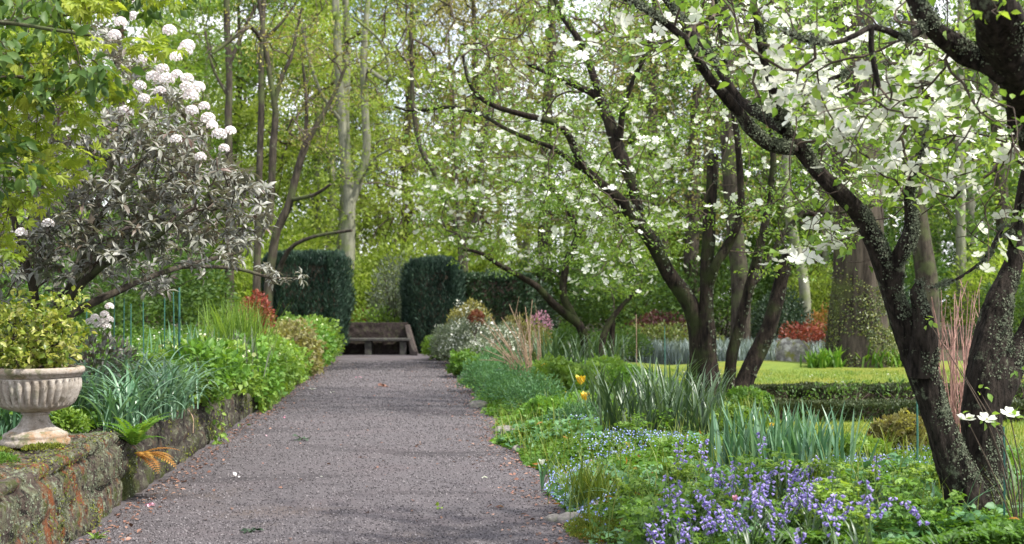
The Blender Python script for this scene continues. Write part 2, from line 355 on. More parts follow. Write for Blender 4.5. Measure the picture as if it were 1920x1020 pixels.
M['lichen'] = leafmat('lichen_flake', [(.06,.072,.048),(.11,.13,.085),(.19,.215,.15)], 0, .95, .1, patch=.15)
M['mossf'] = leafmat('moss_tuft', [(.06,.085,.015),(.12,.145,.022),(.20,.20,.035)], .12, .9, .1)
M['bark'] = barkmat('dogwood_bark', (.006,.005,.004), (.042,.034,.028), (.11,.125,.082), .70, 13, None, 1.0)
M['barkmid'] = barkmat('old_dogwood_bark', (.0055,.0045,.004), (.038,.029,.022), (.10,.11,.065), .66, 9, (.03,.037,.014), .9)
M['barkgrey'] = barkmat('grey_bark', (.12,.125,.09), (.26,.26,.19), (.22,.27,.13), .55, 5, (.13,.17,.05), .4)
M['barkdark'] = barkmat('dark_bark', (.02,.017,.013), (.085,.072,.055), (.15,.17,.10), .64, 5, (.07,.085,.035), .6)
M['barkbig'] = barkmat('furrowed_bark', (.02,.016,.013), (.085,.07,.055), (.10,.11,.06), .58, 4, (.085,.10,.035), 1.0, (1,1,.12))
M['twig'] = simplemat('twig_bark', (.10,.075,.055), (.04,.03,.022), 20, .85, .2)
M['twigtan'] = simplemat('dry_tan_stem', (.50,.36,.24), (.30,.20,.13), 8, .8, .2)
M['twigpink'] = simplemat('pinkish_bare_stem', (.45,.27,.22), (.22,.12,.10), 8, .8, .2)
M['stem'] = simplemat('green_stem', (.09,.17,.05), (.05,.10,.03), 10, .6, 0)
M['stake'] = simplemat('green_painted_stake', (.05,.16,.12), (.03,.10,.08), 10, .45, 0)
M['soil'] = multimat('soil', [((.10,.07,.05), 6, .5, .6, None), ((.05,.075,.02), 1.6, .52, .6, None)], [(.02,.014,.010),(.055,.04,.03)], .95, .8, 25)
M['lawn'] = multimat('lawn_turf', [((.17,.165,.02), .55, .42, .62, None), ((.08,.13,.02), 3.5, .52, .66, None)], [(.09,.14,.02),(.16,.21,.03)], .9, .5, 60)
M['gravel'] = multimat('gravel', [((.105,.09,.095), 1.1, .48, .62, None), ((.20,.175,.18), 60, .6, .68, None), ((.045,.040,.043), .8, .53, .66, (.5,1.6,1)), ((.028,.024,.026), 75, .58, .66, None), ((.095,.075,.065), .5, .56, .7, None)], [(.060,.054,.057),(.138,.124,.131)], .85, .7, 110)
M['pebble'] = leafmat('gravel_stone', [(.042,.038,.040),(.092,.083,.087),(.135,.122,.127),(.20,.185,.188)], 0, .75, .35, patch=.05)
M['wall'] = multimat('lichened_wall_stone', [((.085,.08,.055), 7, .5, .6, None), ((.14,.15,.10), 20, .57, .62, None), ((.08,.035,.016), 3.2, .57, .68, (1,1,.5)), ((.045,.055,.014), 3.0, .52, .62, None)], [(.018,.014,.012),(.06,.05,.042)], .95, 1.0, 30)
M['pier'] = multimat('orange_stained_stone', [((.10,.10,.06), 9, .48, .56, None), ((.14,.045,.015), 4.5, .505, .59, (1,1,.42)), ((.17,.19,.13), 22, .55, .60, None), ((.05,.06,.015), 6, .56, .62, None), ((.012,.010,.008), 11, .56, .62, None)], [(.03,.022,.018),(.09,.07,.055)], .95, 1.0, 30)
M['urn'] = multimat('weathered_cast_stone', [((.20,.165,.125), 5, .48, .66, (1,1,.4)), ((.15,.13,.10), 14, .54, .64, None), ((.07,.06,.045), 28, .62, .69, None), ((.14,.15,.09), 3, .56, .68, None)], [(.27,.24,.205),(.42,.385,.34)], .85, .35, 50)
M['urnbase'] = multimat('stained_cast_stone', [((.24,.15,.08), 7, .48, .64, None), ((.13,.13,.07), 12, .53, .63, None), ((.08,.07,.05), 26, .6, .68, None)], [(.25,.21,.17),(.38,.335,.29)], .85, .35, 50)
M['bench'] = multimat('shaded_bench_stone', [((.09,.10,.07), 6, .5, .65, None)], [(.03,.028,.026),(.07,.066,.062)], .8, .4, 40)  # seat and legs: colours darkened to stand for shade over the bench
M['benchback'] = multimat('shaded_bench_back_stone', [((.06,.06,.035), 6, .5, .62, None), ((.03,.022,.02), 9, .54, .62, None)], [(.022,.016,.015),(.055,.042,.038)], .9, .9, 20)  # shade on the backrest is painted into these dark browns
M['benchend'] = multimat('shaded_pinkish_stone', [((.11,.10,.08), 6, .5, .65, None)], [(.045,.036,.033),(.10,.08,.072)], .85, .5, 30)  # end wall toned down in colour for the same shade
M['rock'] = multimat('mossy_rock', [((.38,.38,.33), 6, .5, .6, None), ((.16,.17,.03), 1.9, .52, .6, None)], [(.08,.08,.07),(.24,.23,.2)], .9, .8, 14)
M['rockdark'] = multimat('dark_mossy_rock', [((.10,.10,.03), 1.6, .44, .58, None), ((.14,.14,.12), 7, .56, .64, None)], [(.025,.022,.018),(.08,.07,.06)], .9, .8, 14)
M['pebrock'] = multimat('kerb_stone', [((.16,.17,.12), 8, .5, .62, None)], [(.13,.12,.11),(.27,.25,.22)], .9, .6, 25)
M['limeflower'] = leafmat('lime_white_flower', [(.36,.44,.16),(.50,.56,.28),(.62,.64,.46)], .25)

# ------------------------------------------------------------------ the setting
def XL(y): return -2.12-.083*np.asarray(y, float)          # left edge of the path
def XR(y): return 1.09-.0846*np.asarray(y, float)+.13*np.clip((13-np.asarray(y, float))/5, 0, 1)+.07*np.sin(np.asarray(y, float)*1.3)+.05*np.sin(np.asarray(y, float)*3.7)
def grid(mb, xs, ys, fz, mat=0):
    X, Y = np.meshgrid(xs, ys); Z = fz(X, Y); nx = len(xs)
    i = np.arange(len(ys)-1)[:, None]*nx; j = np.arange(nx-1)[None]
    mb.add(np.stack([X, Y, Z], -1), np.stack([i+j, i+j+1, i+nx+j+1, i+nx+j], -1).reshape(-1, 4), mat)
def structure(o): o['kind'] = 'structure'; return o
def stuff(o, label=None, cat=None):
    o['kind'] = 'stuff'
    if label: o['label'] = label; o['category'] = cat
    return o
mb = MB(); box(mb, (-400, -60, -1), (400, 700, 0)); structure(mb.build('ground', M['soil'], smooth=False))
# gravel path, a slightly uneven sheet
mb = MB(); ys = np.concatenate([np.arange(-4, 20, .1), np.arange(20, 35.01, .25)]); t = np.linspace(0, 1, 34)
Y, T = np.meshgrid(ys, t, indexing='ij'); X = (XL(Y)-.1)*(1-T)+(XR(Y)+.12)*T
Z = .012+.03*(fbm(X*1.3, Y*1.3, 3)-.35)+.02*np.sin(T*math.pi)
i = np.arange(len(ys)-1)[:, None]*34; j = np.arange(33)[None]
mb.add(np.stack([X, Y, Z], -1), np.stack([i+j, i+j+1, i+35, i+34+j], -1).reshape(-1, 4) if 0 else np.stack([i+j, i+j+1, i+34+j+1, i+34+j], -1).reshape(-1, 4))
structure(mb.build('gravel_path', M['gravel']))
def path_z(x, y):
    T = np.clip((x-(XL(y)-.1))/((XR(y)+.12)-(XL(y)-.1)), 0, 1)
    return .012+.03*(fbm(np.asarray(x)*1.3, np.asarray(y)*1.3, 3)-.35)+.02*np.sin(T*math.pi)
mb = MB(); n = 60000; y = 6.8+24*rng.random(n)**2.6; x = XL(y)+rng.random(n)*(XR(y)-XL(y)+.1)
s = rng.uniform(.003, .0095, n)*(1+(y-7)*.05); v = rng.normal(0, 1, (n, 3))
scatter(mb, STONE, np.column_stack([x, y, path_z(x, y)+s*.25]), frames(v, rng.normal(0, 1, (n, 3))), s, 0, rng.random(n)**1.5)
stuff(mb.build('gravel_stones', M['pebble'], smooth=False), 'loose purplish grey gravel stones strewn over the path', 'gravel')
# raised soil behind the wall on the left, soil of the border on the right, lawn
def bedz(x, y): return .50+.10*(fbm(x*.9, y*.9, 8)-.4)+np.clip((-x-5)*.03, 0, .5)
mb = MB(); ys = np.arange(2, 36, .4); ts = np.linspace(0, 1, 30)
Y, T = np.meshgrid(ys, ts, indexing='ij'); X = XL(Y)-.42-T**1.5*20; Z = bedz(X, Y)
i = np.arange(len(ys)-1)[:, None]*30; j = np.arange(29)[None]
mb.add(np.stack([X, Y, Z], -1), np.stack([i+j, i+30+j, i+31+j, i+j+1], -1).reshape(-1, 4)); structure(mb.build('raised_bed_soil', M['soil']))
def XB(y):                                                   # far side of the right border
    y = np.asarray(y, float); return np.where(y < 10.9, 9.0, np.where(y < 18.5, 3.05, 3.05-(y-18.5)*.06))
def borz(x, y):
    e = np.clip((x-XR(y))/.9, 0, 1); return .02+.12*e+.08*e*(fbm(x*1.1, y*1.1, 21)-.4)
mb = MB(); ys = np.arange(2, 33.5, .3); ts = np.linspace(0, 1, 26)
Y, T = np.meshgrid(ys, ts, indexing='ij'); X = (XR(Y)+.02)*(1-T)+XB(Y)*T; Z = borz(X, Y)*np.clip((1.0-T)*6+.25, 0, 1)
i = np.arange(len(ys)-1)[:, None]*26; j = np.arange(25)[None]
mb.add(np.stack([X, Y, Z], -1), np.stack([i+j, i+j+1, i+27+j, i+26+j], -1).reshape(-1, 4)); structure(mb.build('border_soil', M['soil']))
mb = MB(); grid(mb, np.linspace(2.2, 24, 60), np.linspace(10.8, 28.5, 60), lambda X, Y: .016+.05*(fbm(X*.5, Y*.5, 4)-.3)+np.clip(Y-26.5, 0, 2)*.10*fbm(X*.8, Y*.3, 2))
structure(mb.build('lawn', M['lawn']))
mb = MB(); n = 70000; y = 10.9+16.6*rng.random(n)**1.4; x = 2.7+rng.random(n)*(y*.46-1.5)
blades(mb, np.column_stack([x, y, np.full(n, .02)]), U(0, 6.28, n), U(.03, .07, n), U(0, .5, n), U(.2, .9, n), U(.005, .010, n), 2)
stuff(mb.build('lawn_grass', M['grassb']), 'short yellow green mossy lawn grass beyond the flower border', 'grass')

# ------------------------------------------------------------------ walls and bench
def stone_wall(name, label, y0, y1, h, off, mat, cell=(.36, .19), dep=.05, seed=0, thick=.46):
    mb = MB(); st = .04 if y1-y0 < 8 else .06
    ys = np.arange(y0, y1+.001, st); zs = np.linspace(-.06, h, 16); tp = np.linspace(0, thick, 10)[1:]
    prof = [(0, z, 1, 0) for z in zs[:-1]]+[(.02, h-.01, .7, .7), (.06, h, 0, 1)]+[(t, h, 0, 1) for t in tp if t > .07]
    prof = np.array(prof); Y, K = np.meshgrid(ys, np.arange(len(prof)), indexing='ij'); p = prof[K]
    v = np.where(p[..., 2] > .5, p[..., 1], h+p[..., 0])
    gx, gy = Y/cell[0]+.5*np.floor(v/cell[1]), v/cell[1]; ci, cj = np.floor(gx), np.floor(gy)
    fx, fy = gx-ci, gy-cj; e = np.minimum(np.minimum(fx, 1-fx)*cell[0], np.minimum(fy, 1-fy)*cell[1])
    hh = np.sin(ci*12.99+cj*78.2+seed)*437.5; hh = hh-np.floor(hh)
    D = dep*(np.clip(e/.035, 0, 1)**.5-1)+dep*.7*(hh-.5)+dep*1.5*(fbm(Y*5, v*5, seed)-.5)+dep*.6*(fbm(Y*18, v*18, seed+5)-.5)
    X = XL(Y)+off-p[..., 0]+D*p[..., 2]-np.clip(p[..., 1], 0, 1)*.10; Z = p[..., 1]+D*p[..., 3]*.8
    m = len(prof); i = np.arange(len(ys)-1)[:, None]*m; j = np.arange(m-1)[None]
    mb.add(np.stack([X, Y, Z], -1), np.stack([i+j, i+m+j, i+m+j+1, i+j+1], -1).reshape(-1, 4))
    for r, fl in ((0, 1), (len(ys)-1, 0)):                                                  # end faces
        V = np.stack([X[r], Y[r], Z[r]], -1); V = np.vstack([V, [(V[-1, 0], V[-1, 1], -.06)]])
        f = [(k, k+1, m) if fl else (k+1, k, m) for k in range(m-1)]; mb.add(V, f)
    return tag(mb.build(name, mat), label, 'wall'), np.stack([X, Y, Z], -1)[:, :, :].reshape(-1, 3), np.repeat(prof[None, :, 2:], len(ys), 0).reshape(-1, 2)
wo, wv, wnm = stone_wall('garden_wall', 'low mossy dark stone retaining wall running along the path', 9.36, 33.6, .50, -.03, M['wall'], seed=3)
po, pv, pnm = stone_wall('wall_end_block', 'low wall block stained orange with lichen, carrying the urn', 4.0, 9.22, .56, -.02, M['pier'], (.42, .24), .05, 7, .66)
def flakes(name, parent, V, N2, n, size, mat, side=True, keep=None):
    """lichen or moss flakes lying on a wall"""
    idx = rng.integers(0, len(V), n); p = V[idx]; nv = np.column_stack([N2[idx, 0], np.zeros(n), N2[idx, 1]])+rng.normal(0, .35, (n, 3))
    if keep is not None: k = keep(p); p, nv = p[k], nv[k]
    n = len(p); p = p+rng.normal(0, .03, (n, 3))*[0, 1, .6]+nrm(nv)*.006
    mb = MB(); scatter(mb, DISC, p, frames(np.cross(nrm(nv), rng.normal(0, 1, (n, 3))), nv), size*U(.4, 1.3, n)); return mb.build(name, mat, parent)
def blotch(s, t, seed): return lambda p: fbm(p[:, 1]*s, p[:, 2]*s, seed, 3) > t
flakes('lichen', po, pv, pnm, 26000, .0055, M['lichen'], keep=blotch(5, .52, 4))
flakes('moss', po, pv, pnm, 16000, .006, M['mossf'], keep=lambda p: (fbm(p[:, 1]*3+7, p[:, 2]*3, 6, 3) > .60) | ((p[:, 2] > .52) & (fbm(p[:, 1]*2.5, p[:, 0]*2.5, 9) > .5)))
flakes('lichen', wo, wv, wnm, 22000, .0065, M['lichen'], keep=lambda p: (p[:, 1] < 20) & blotch(4, .60, 14)(p))
flakes('moss', wo, wv, wnm, 26000, .008, M['mossf'], keep=lambda p: (p[:, 1] < 22) & blotch(3, .54, 16)(p))

bb = np.array([-3.86, 34.5, 0.0])
bench = thing('stone_bench', 'stone slab bench, toned dark as if in shade, at the far end of the path', 'bench', bb)
def bevbox(name, lo, hi, mat, parent, bev=.012, loc=None):
    mb = MB(); box(mb, lo, hi); o = mb.build(name, mat, parent, smooth=False)
    b = o.modifiers.new('bevel', 'BEVEL'); b.width = bev; b.segments = 2; return o
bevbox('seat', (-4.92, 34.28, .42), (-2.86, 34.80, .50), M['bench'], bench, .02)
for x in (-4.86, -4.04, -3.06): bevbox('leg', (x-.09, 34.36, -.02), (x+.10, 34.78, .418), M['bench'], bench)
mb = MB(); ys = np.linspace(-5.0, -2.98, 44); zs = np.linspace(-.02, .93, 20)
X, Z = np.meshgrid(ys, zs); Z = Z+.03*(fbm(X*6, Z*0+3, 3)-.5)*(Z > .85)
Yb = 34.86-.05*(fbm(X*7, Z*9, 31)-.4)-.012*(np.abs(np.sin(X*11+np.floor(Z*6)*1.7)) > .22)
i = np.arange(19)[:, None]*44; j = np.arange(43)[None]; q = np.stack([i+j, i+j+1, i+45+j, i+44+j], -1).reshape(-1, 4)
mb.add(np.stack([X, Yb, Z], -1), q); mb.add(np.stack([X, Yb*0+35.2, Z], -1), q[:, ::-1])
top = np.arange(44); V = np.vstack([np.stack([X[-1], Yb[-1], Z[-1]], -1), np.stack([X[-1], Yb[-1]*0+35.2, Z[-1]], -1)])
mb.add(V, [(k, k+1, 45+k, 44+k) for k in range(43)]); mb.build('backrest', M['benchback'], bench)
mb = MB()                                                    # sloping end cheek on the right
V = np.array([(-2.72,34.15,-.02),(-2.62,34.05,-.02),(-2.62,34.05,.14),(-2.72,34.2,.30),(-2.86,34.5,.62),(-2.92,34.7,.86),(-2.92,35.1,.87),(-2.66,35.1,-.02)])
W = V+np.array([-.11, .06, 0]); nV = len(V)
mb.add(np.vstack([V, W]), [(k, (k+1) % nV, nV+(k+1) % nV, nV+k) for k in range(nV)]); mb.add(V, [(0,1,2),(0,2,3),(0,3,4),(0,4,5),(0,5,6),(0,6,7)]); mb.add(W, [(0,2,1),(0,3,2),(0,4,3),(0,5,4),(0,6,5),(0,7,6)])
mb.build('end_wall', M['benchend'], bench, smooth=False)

# ------------------------------------------------------------------ the urn and what grows in it
uc = np.array([-3.27, 8.42, .565])
urn = thing('garden_urn', 'fluted pale stone urn on a pedestal foot standing on the wall', 'urn', uc)
def flute(th, z):
    k = np.clip((z-.265)/.03, 0, 1)*np.clip((.455-z)/.02, 0, 1); f = np.abs(np.sin(th*17))**.9
    return 1+k*(f*.10-.075)
mb = MB(); lathe(mb, [(.225,0),(.228,.012),(.225,.035),(.212,.040),(.210,.055),(.214,.066),(.205,.078),(.180,.088),(.168,.10)], uc, 72); mb.build('base', M['urnbase'], urn)
mb = MB(); lathe(mb, [(.166,.098),(.140,.112),(.112,.135),(.094,.165),(.085,.19),(.082,.205),(.094,.209),(.096,.218),(.086,.224)], uc, 64, lambda th, z: 1+.012*np.sin(th*8)*np.clip((.2-z)/.05, 0, 1)); mb.build('stem', M['urn'], urn)
mb = MB(); zs = np.linspace(.262, .462, 26)
pr = [(.084,.222),(.12,.228),(.165,.24),(.21,.253)]+[(.225+.066*min(1, ((z-.262)/.13))**.6+.004*((z-.262)/.2), z) for z in zs]
lathe(mb, pr, uc, 408, flute); mb.build('bowl', M['urn'], urn)
mb = MB(); lathe(mb, [(.284,.460),(.296,.468),(.300,.474),(.306,.486),(.318,.492),(.322,.505),(.322,.522),(.314,.532),(.296,.534),(.280,.528),(.275,.50),(.27,.44),(.0,.44)], uc, 96); mb.build('rim', M['urnbase'], urn)
vb = uc+[0, 0, .46]
var = thing('variegated_shrub', 'yellow and green variegated shrub growing in the stone urn', 'shrub', vb)
tg = ball(190); tg = vb+tg*(1+.35*(fbm(tg[:, 0]*3+5, tg[:, 2]*3+tg[:, 1]*2, 4)-.5))[:, None]*[.36, .36, .23]+[-.02, 0, .25]
tw = grow([crom([(*(vb+[0, 0, -.03]), .012), (*(vb+[.01, 0, .05]), .010), (*(vb+[.0, .01, .1]), .009)], .03)], tg, .06, .0022, .15)
mb = MB()
for c in tw: tube(mb, c, 4)
mb.build('stems', M['twig'], var); mb = MB(); tg = np.vstack([tg, vb+np.column_stack([rng.normal(0, .19, 16), rng.normal(0, .19, 16), U(.46, .58, 16)])]); spray(mb, L6, tg, 13, (.055, .055, .06), .046, tilt=.9, jit=.8, droop=-.25, vary=.35); mb.build('leaves', M['varieg'], var)

# ------------------------------------------------------------------ trees: generic builder
def limb(pts, step=.15, k=.88): return crom([(*P(a, b, d), k*r/F*d) for a, b, d, r in pts], step)
def inpoly(q, poly):
    poly = np.asarray(poly, float); x, y = q[:, 0], q[:, 1]; c = np.zeros(len(q), bool); j = len(poly)-1
    for i in range(len(poly)):
        xi, yi = poly[i]; xj, yj = poly[j]
        c ^= ((yi > y) != (yj > y)) & (x < (xj-xi)*(y-yi)/(yj-yi+1e-9)+xi); j = i
    return c
def polyfill(poly, n, d0, d1):
    """points spread through the volume whose outline is poly, between two distances"""
    poly = np.asarray(poly, float); lo, hi = poly.min(0), poly.max(0); out = []
    while len(out) < n:
        q = np.column_stack([U(lo[0], hi[0], 400), U(lo[1], hi[1], 400)]); q = q[inpoly(q, poly)]
        out += [P(a, b, U(d0, d1)) for a, b in q]
    return np.array(out[:n])
def wood(root, limbs, targets, bark, twig, sides=10, rough=.12, r0=.004, seg=.25, jit=.12, lift=.25, tsides=5, power=.5):
    mb = MB(); surf = []
    for l in limbs: surf.append(tube(mb, l, sides, rough=rough))
    for c in grow(limbs, targets, seg, r0, jit, lift, power=power): tube(mb, c, tsides, 1, rnd=.5, cap=False)
    mb.build('trunk', [bark, twig], root)
    return np.vstack([s[0] for s in surf]), np.vstack([s[1] for s in surf])
def crust(root, V, N, n, size, mat, keep, name='lichen'):
    i = rng.integers(0, len(V), n); p, nv = V[i], N[i]; k = keep(p, nv); p, nv = p[k], nv[k]; n = len(p)
    p = p+np.cross(nv, rng.normal(0, 1, (n, 3)))*.015+nv*.004; nv = nv+rng.normal(0, .4, (n, 3)); mb = MB()
    scatter(mb, DISC, p, frames(np.cross(nv, rng.normal(0, 1, (n, 3))), nv), size*U(.35, 1.4, n)); return mb.build(name, mat, root)
mbf = MB(); scatter(mbf, FL4, np.zeros((1, 3)), np.eye(3)[None], 1.0, 0, np.array([.6]))
scatter(mbf, DISC, np.array([(0, 0, .03)]), np.eye(3)[None], .13, 1)
fo = mbf.build('flower', [M['petal'], M['eye']]); FLOWER = fo.data; bpy.data.objects.remove(fo)
from mathutils import Matrix
def flowers(root, pos, size, most=100, tilt=.75):
    """dogwood flowers: the ones nearest the path as parts of their own, the rest as one mass"""
    n = len(pos); o = np.argsort(np.linalg.norm(pos-[0, 0, H], axis=1)); pos = pos[o]
    R = frames(rng.normal(0, 1, (n, 3))*[1, 1, .25], rng.normal(0, tilt, (n, 3))+[0, 0, 1]); s = size*U(.75, 1.2, n); b = np.array(root.location)
    for i in range(min(most, n)):
        f = bpy.data.objects.new('flower', FLOWER); COL.objects.link(f); f.parent = root
        f.matrix_local = Matrix.Translation(Vector(pos[i]-b)) @ Matrix(R[i]*s[i]).to_4x4()
    if n > most:
        mb = MB(); scatter(mb, FL4, pos[most:], R[most:], s[most:]); stuff(mb.build('blossoms', M['petal'], root))

# near dogwood on the right, traced limb by limb
D = 7.7
near = thing('dogwood_tree', 'old lichen covered dogwood with two dark stems and large white flowers, nearest the camera', 'tree', P(1845, 1045, D)*[1, 1, 0])
LN = [limb(a, .05) for a in (
 [(1836,1080,7.7,66),(1830,1010,7.7,50),(1808,920,7.7,41),(1775,840,7.68,35),(1751,762,7.65,30),(1737,710,7.62,30),(1718,662,7.6,31),(1696,615,7.58,26),(1676,560,7.55,21),(1662,512,7.5,21),(1650,480,7.47,22),(1638,450,7.45,21),(1613,402,7.4,19),(1576,362,7.3,17),(1540,330,7.27,15),(1505,286,7.25,15),(1476,246,7.2,13),(1460,214,7.1,11),(1445,152,7.0,9),(1430,105,6.9,8),(1420,40,6.8,7),(1405,-40,6.8,5)],
 [(1490,280,7.2,12),(1462,276,7.15,14),(1438,268,7.1,14),(1410,245,7.05,13),(1385,211,7.0,12),(1355,175,6.9,11),(1322,135,6.8,10),(1301,96,6.7,9),(1288,76,6.7,8),(1250,45,6.65,7),(1215,22,6.6,6),(1170,-5,6.6,6),(1100,-40,6.5,4)],
 [(1468,244,7.1,10),(1440,225,7.2,11),(1410,205,7.3,11),(1382,182,7.4,10),(1360,150,7.4,8),(1336,112,7.5,8),(1300,66,7.6,8),(1272,30,7.7,7),(1245,-5,7.7,6),(1232,-50,7.8,5)],
 [(1672,545,7.52,18),(1684,490,7.45,17),(1700,455,7.4,17),(1708,430,7.4,14),(1706,390,7.38,12),(1703,366,7.35,10),(1714,328,7.3,9),(1727,280,7.3,9),(1731,230,7.3,7),(1733,195,7.3,5),(1730,160,7.3,3)],
 [(1728,700,7.55,30),(1732,655,7.5,28),(1732,610,7.46,22),(1724,570,7.44,18),(1719,545,7.43,14),(1722,530,7.43,6)],
 [(1846,1000,7.72,46),(1850,905,7.75,36),(1846,835,7.8,38),(1842,765,7.85,42),(1852,705,7.88,44),(1860,655,7.9,40),(1864,610,7.93,32),(1875,560,7.95,26),(1892,512,8.0,21),(1905,465,8.0,18),(1914,400,8.0,15),(1925,330,8,13),(1950,240,7.9,11),(2000,150,7.8,9)],
 [(1852,800,7.85,18),(1868,750,7.85,30),(1893,700,7.9,26),(1920,640,8,22),(1960,560,8,18),(2040,430,8,13)],
 [(1980,330,7.6,40),(1950,255,7.0,43),(1922,170,6.5,46),(1892,90,6.2,47),(1868,25,6.0,46),(1850,-50,5.9,38),(1820,-150,5.9,26)],
 [(1885,140,6.3,26),(1850,118,6.3,26),(1805,95,6.3,24),(1765,68,6.25,21),(1735,32,6.2,18),(1710,-10,6.2,15),(1680,-70,6.1,11)],
 [(1728,45,6.2,10),(1718,62,6.15,8),(1697,71,6.1,8),(1665,58,6.0,7),(1632,51,5.95,6),(1612,62,5.9,6),(1575,78,5.85,5),(1540,81,5.8,5),(1500,73,5.75,4),(1470,60,5.7,3)],
 [(1634,52,5.95,6),(1634,92,5.95,6),(1641,132,5.95,6),(1648,163,5.95,5)],
 [(1905,250,6.7,16),(1898,190,6.6,12),(1885,150,6.5,9)],
 [(1460,216,7.1,9),(1505,200,7.3,6),(1540,160,7.4,5),(1580,140,7.4,4),(1660,120,7.5,3)],
 [(1905,460,8,10),(1882,430,7.7,6),(1850,480,7.4,4),(1800,520,7.3,3),(1745,540,7.2,2)])]
hot = [(1430,130,3),(1500,180,4),(1560,110,3),(1600,170,4),(1680,165,2),(1620,200,4),(1530,210,4),(1750,190,3),(1800,205,4),(1850,195,4),(1720,110,3),(1590,300,2),(1660,290,4),(1690,305,3),(1640,325,2),(1680,365,2),(1740,352,2),(1765,320,2),(1812,300,2),(1797,392,2),(1885,410,2),(1860,475,2),(1535,462,5),(1490,480,2),(1262,75,3),(1090,62,2),(1160,62,2),(1440,22,3),(1415,100,2),(1310,30,2),(1700,232,3),(1900,300,2),(1905,268,2),(1575,60,3),(1660,30,3),(1500,40,3),(1400,45,2),(1780,60,2),(1540,150,3),(1640,130,3),(1350,60,2),(1470,110,3),(1580,235,3),(1700,190,3),(1220,110,2),(1835,250,2),(1760,240,2)]
hp = np.array([P(a+rng.normal(0, 24), b+rng.normal(0, 17), U(6.3, 8.2)) for a, b, k in hot for _ in range(k)])
tg = np.vstack([hp, polyfill([(1180,-40),(1960,-40),(1960,300),(1700,260),(1500,230),(1280,110)], 130, 5.6, 8.6), polyfill([(1150,-330),(2050,-330),(2050,-20),(1150,-20)], 110, 5.6, 9.0),
                polyfill([(1560,230),(1960,230),(1990,560),(1860,480),(1760,430),(1560,330)], 60, 6.9, 8.8), polyfill([(1400,330),(1600,330),(1600,500),(1500,500)], 10, 7.2, 8.5)])
V, N = wood(near, LN, np.vstack([tg, polyfill([(1180,-40),(1960,-40),(1960,420),(1600,420),(1280,110)], 130, 6, 8.4)]), M['bark'], M['twig'], 44, .12, .0026, .10, .16, .2, 5, .45)
crust(near, V, N, 300000, .0048, M['lichen'], lambda p, v: (v[:, 0]*.8+v[:, 2]*.4-v[:, 1]*.25+.2 > rng.random(len(p))*1.0) & (fbm(p[:, 0]*9+p[:, 1]*5, p[:, 2]*6, 5, 3) > .47+.10*rng.random(len(p))))
mb = MB(); spray(mb, L6, tg, 5, (.13, .13, .07), .060, tilt=.55, jit=.6, droop=.25); mb.build('leaves', M['fresh'], near)
flowers(near, np.vstack([hp, hp[rng.integers(0, len(hp), 230)]+rng.normal(0, .09, (230, 3)), polyfill([(1380,90),(1480,60),(1760,60),(1880,190),(1900,270),(1760,250),(1600,250),(1480,230),(1400,170)], 130, 6.2, 8), tg[len(hp)+130:len(hp)+240:2]]), .049)

# the middle dogwood with several leaning stems
mid = thing('dogwood_tree', 'wide multi-stemmed dogwood with long leaning limb, standing between flower border and lawn', 'tree', P(1343, 775, 17.3)*[1, 1, 0])
LM = [limb(a, .10) for a in (
 [(1322,800,17.3,36),(1317,745,17.3,27),(1314,690,17.3,24),(1310,630,17.3,21),(1300,590,17.25,19),(1283,552,17.2,18),(1248,505,17.1,15),(1222,452,17.0,16),(1181,400,16.9,14),(1160,371,16.8,11),(1112,331,16.7,8),(1086,300,16.6,8),(1070,262,16.5,8),(1044,232,16.4,7),(985,216,16.3,6),(930,200,16.1,5),(895,178,16,5),(878,150,15.9,4),(868,105,15.9,3)],
 [(1120,336,16.7,7),(1074,304,16.8,6),(1038,278,16.9,5),(990,260,17,5),(942,238,17.1,4),(900,214,17.3,4),(842,201,17.4,4),(775,208,17.6,3),(740,200,17.6,2)],
 [(1340,790,17.2,30),(1328,700,17.2,22),(1324,620,17.2,18),(1324,560,17.2,15),(1325,510,17.2,14),(1331,400,17.2,13),(1335,330,17.2,12),(1337,290,17.2,11)],
 [(1324,545,17.2,12),(1340,500,17.1,11),(1366,458,17.1,10),(1384,418,17,9),(1389,370,17,8),(1386,300,17,7),(1378,230,17,6),(1366,150,16.9,5),(1350,60,16.8,4),(1338,-40,16.8,3)],
 [(1362,790,17.4,24),(1366,720,17.4,14),(1374,660,17.4,13),(1386,610,17.4,11),(1400,560,17.4,11),(1413,510,17.4,11),(1428,450,17.4,9),(1440,385,17.5,8),(1450,310,17.5,7),(1446,230,17.6,6),(1455,150,17.6,5),(1470,60,17.7,3)],
 [(1366,800,17.5,34),(1388,735,17.6,22),(1406,690,17.65,18),(1424,655,17.7,18),(1443,610,17.7,17),(1458,560,17.75,16),(1468,510,17.8,14),(1482,468,17.8,13)],
 [(1412,530,17.4,8),(1446,482,17.6,8),(1472,436,17.7,7),(1508,398,17.8,7),(1545,366,17.9,6),(1590,352,18,4)],
 [(1502,404,17.8,5),(1540,400,17.6,4),(1580,398,17.5,3),(1640,385,17.5,2)],
 [(1205,425,17.0,9),(1185,345,17.2,12),(1158,275,17.4,14),(1136,212,17.5,12),(1121,182,17.6,10),(1090,165,17.6,7),(1045,145,17.6,6),(990,120,17.6,4)],
 [(1133,210,17.5,9),(1112,140,17.6,8),(1085,75,17.7,7),(1050,20,17.8,6),(1020,-60,17.9,4)],
 [(1160,275,17.4,8),(1172,190,17.2,6),(1210,100,17.0,5),(1235,20,16.9,4)])]
cp = [(760,190),(820,110),(900,20),(1000,-140),(1400,-160),(1650,0),(1690,200),(1640,400),(1560,430),(1470,400),(1360,420),(1240,440),(1160,470),(1050,420),(900,330),(800,290)]
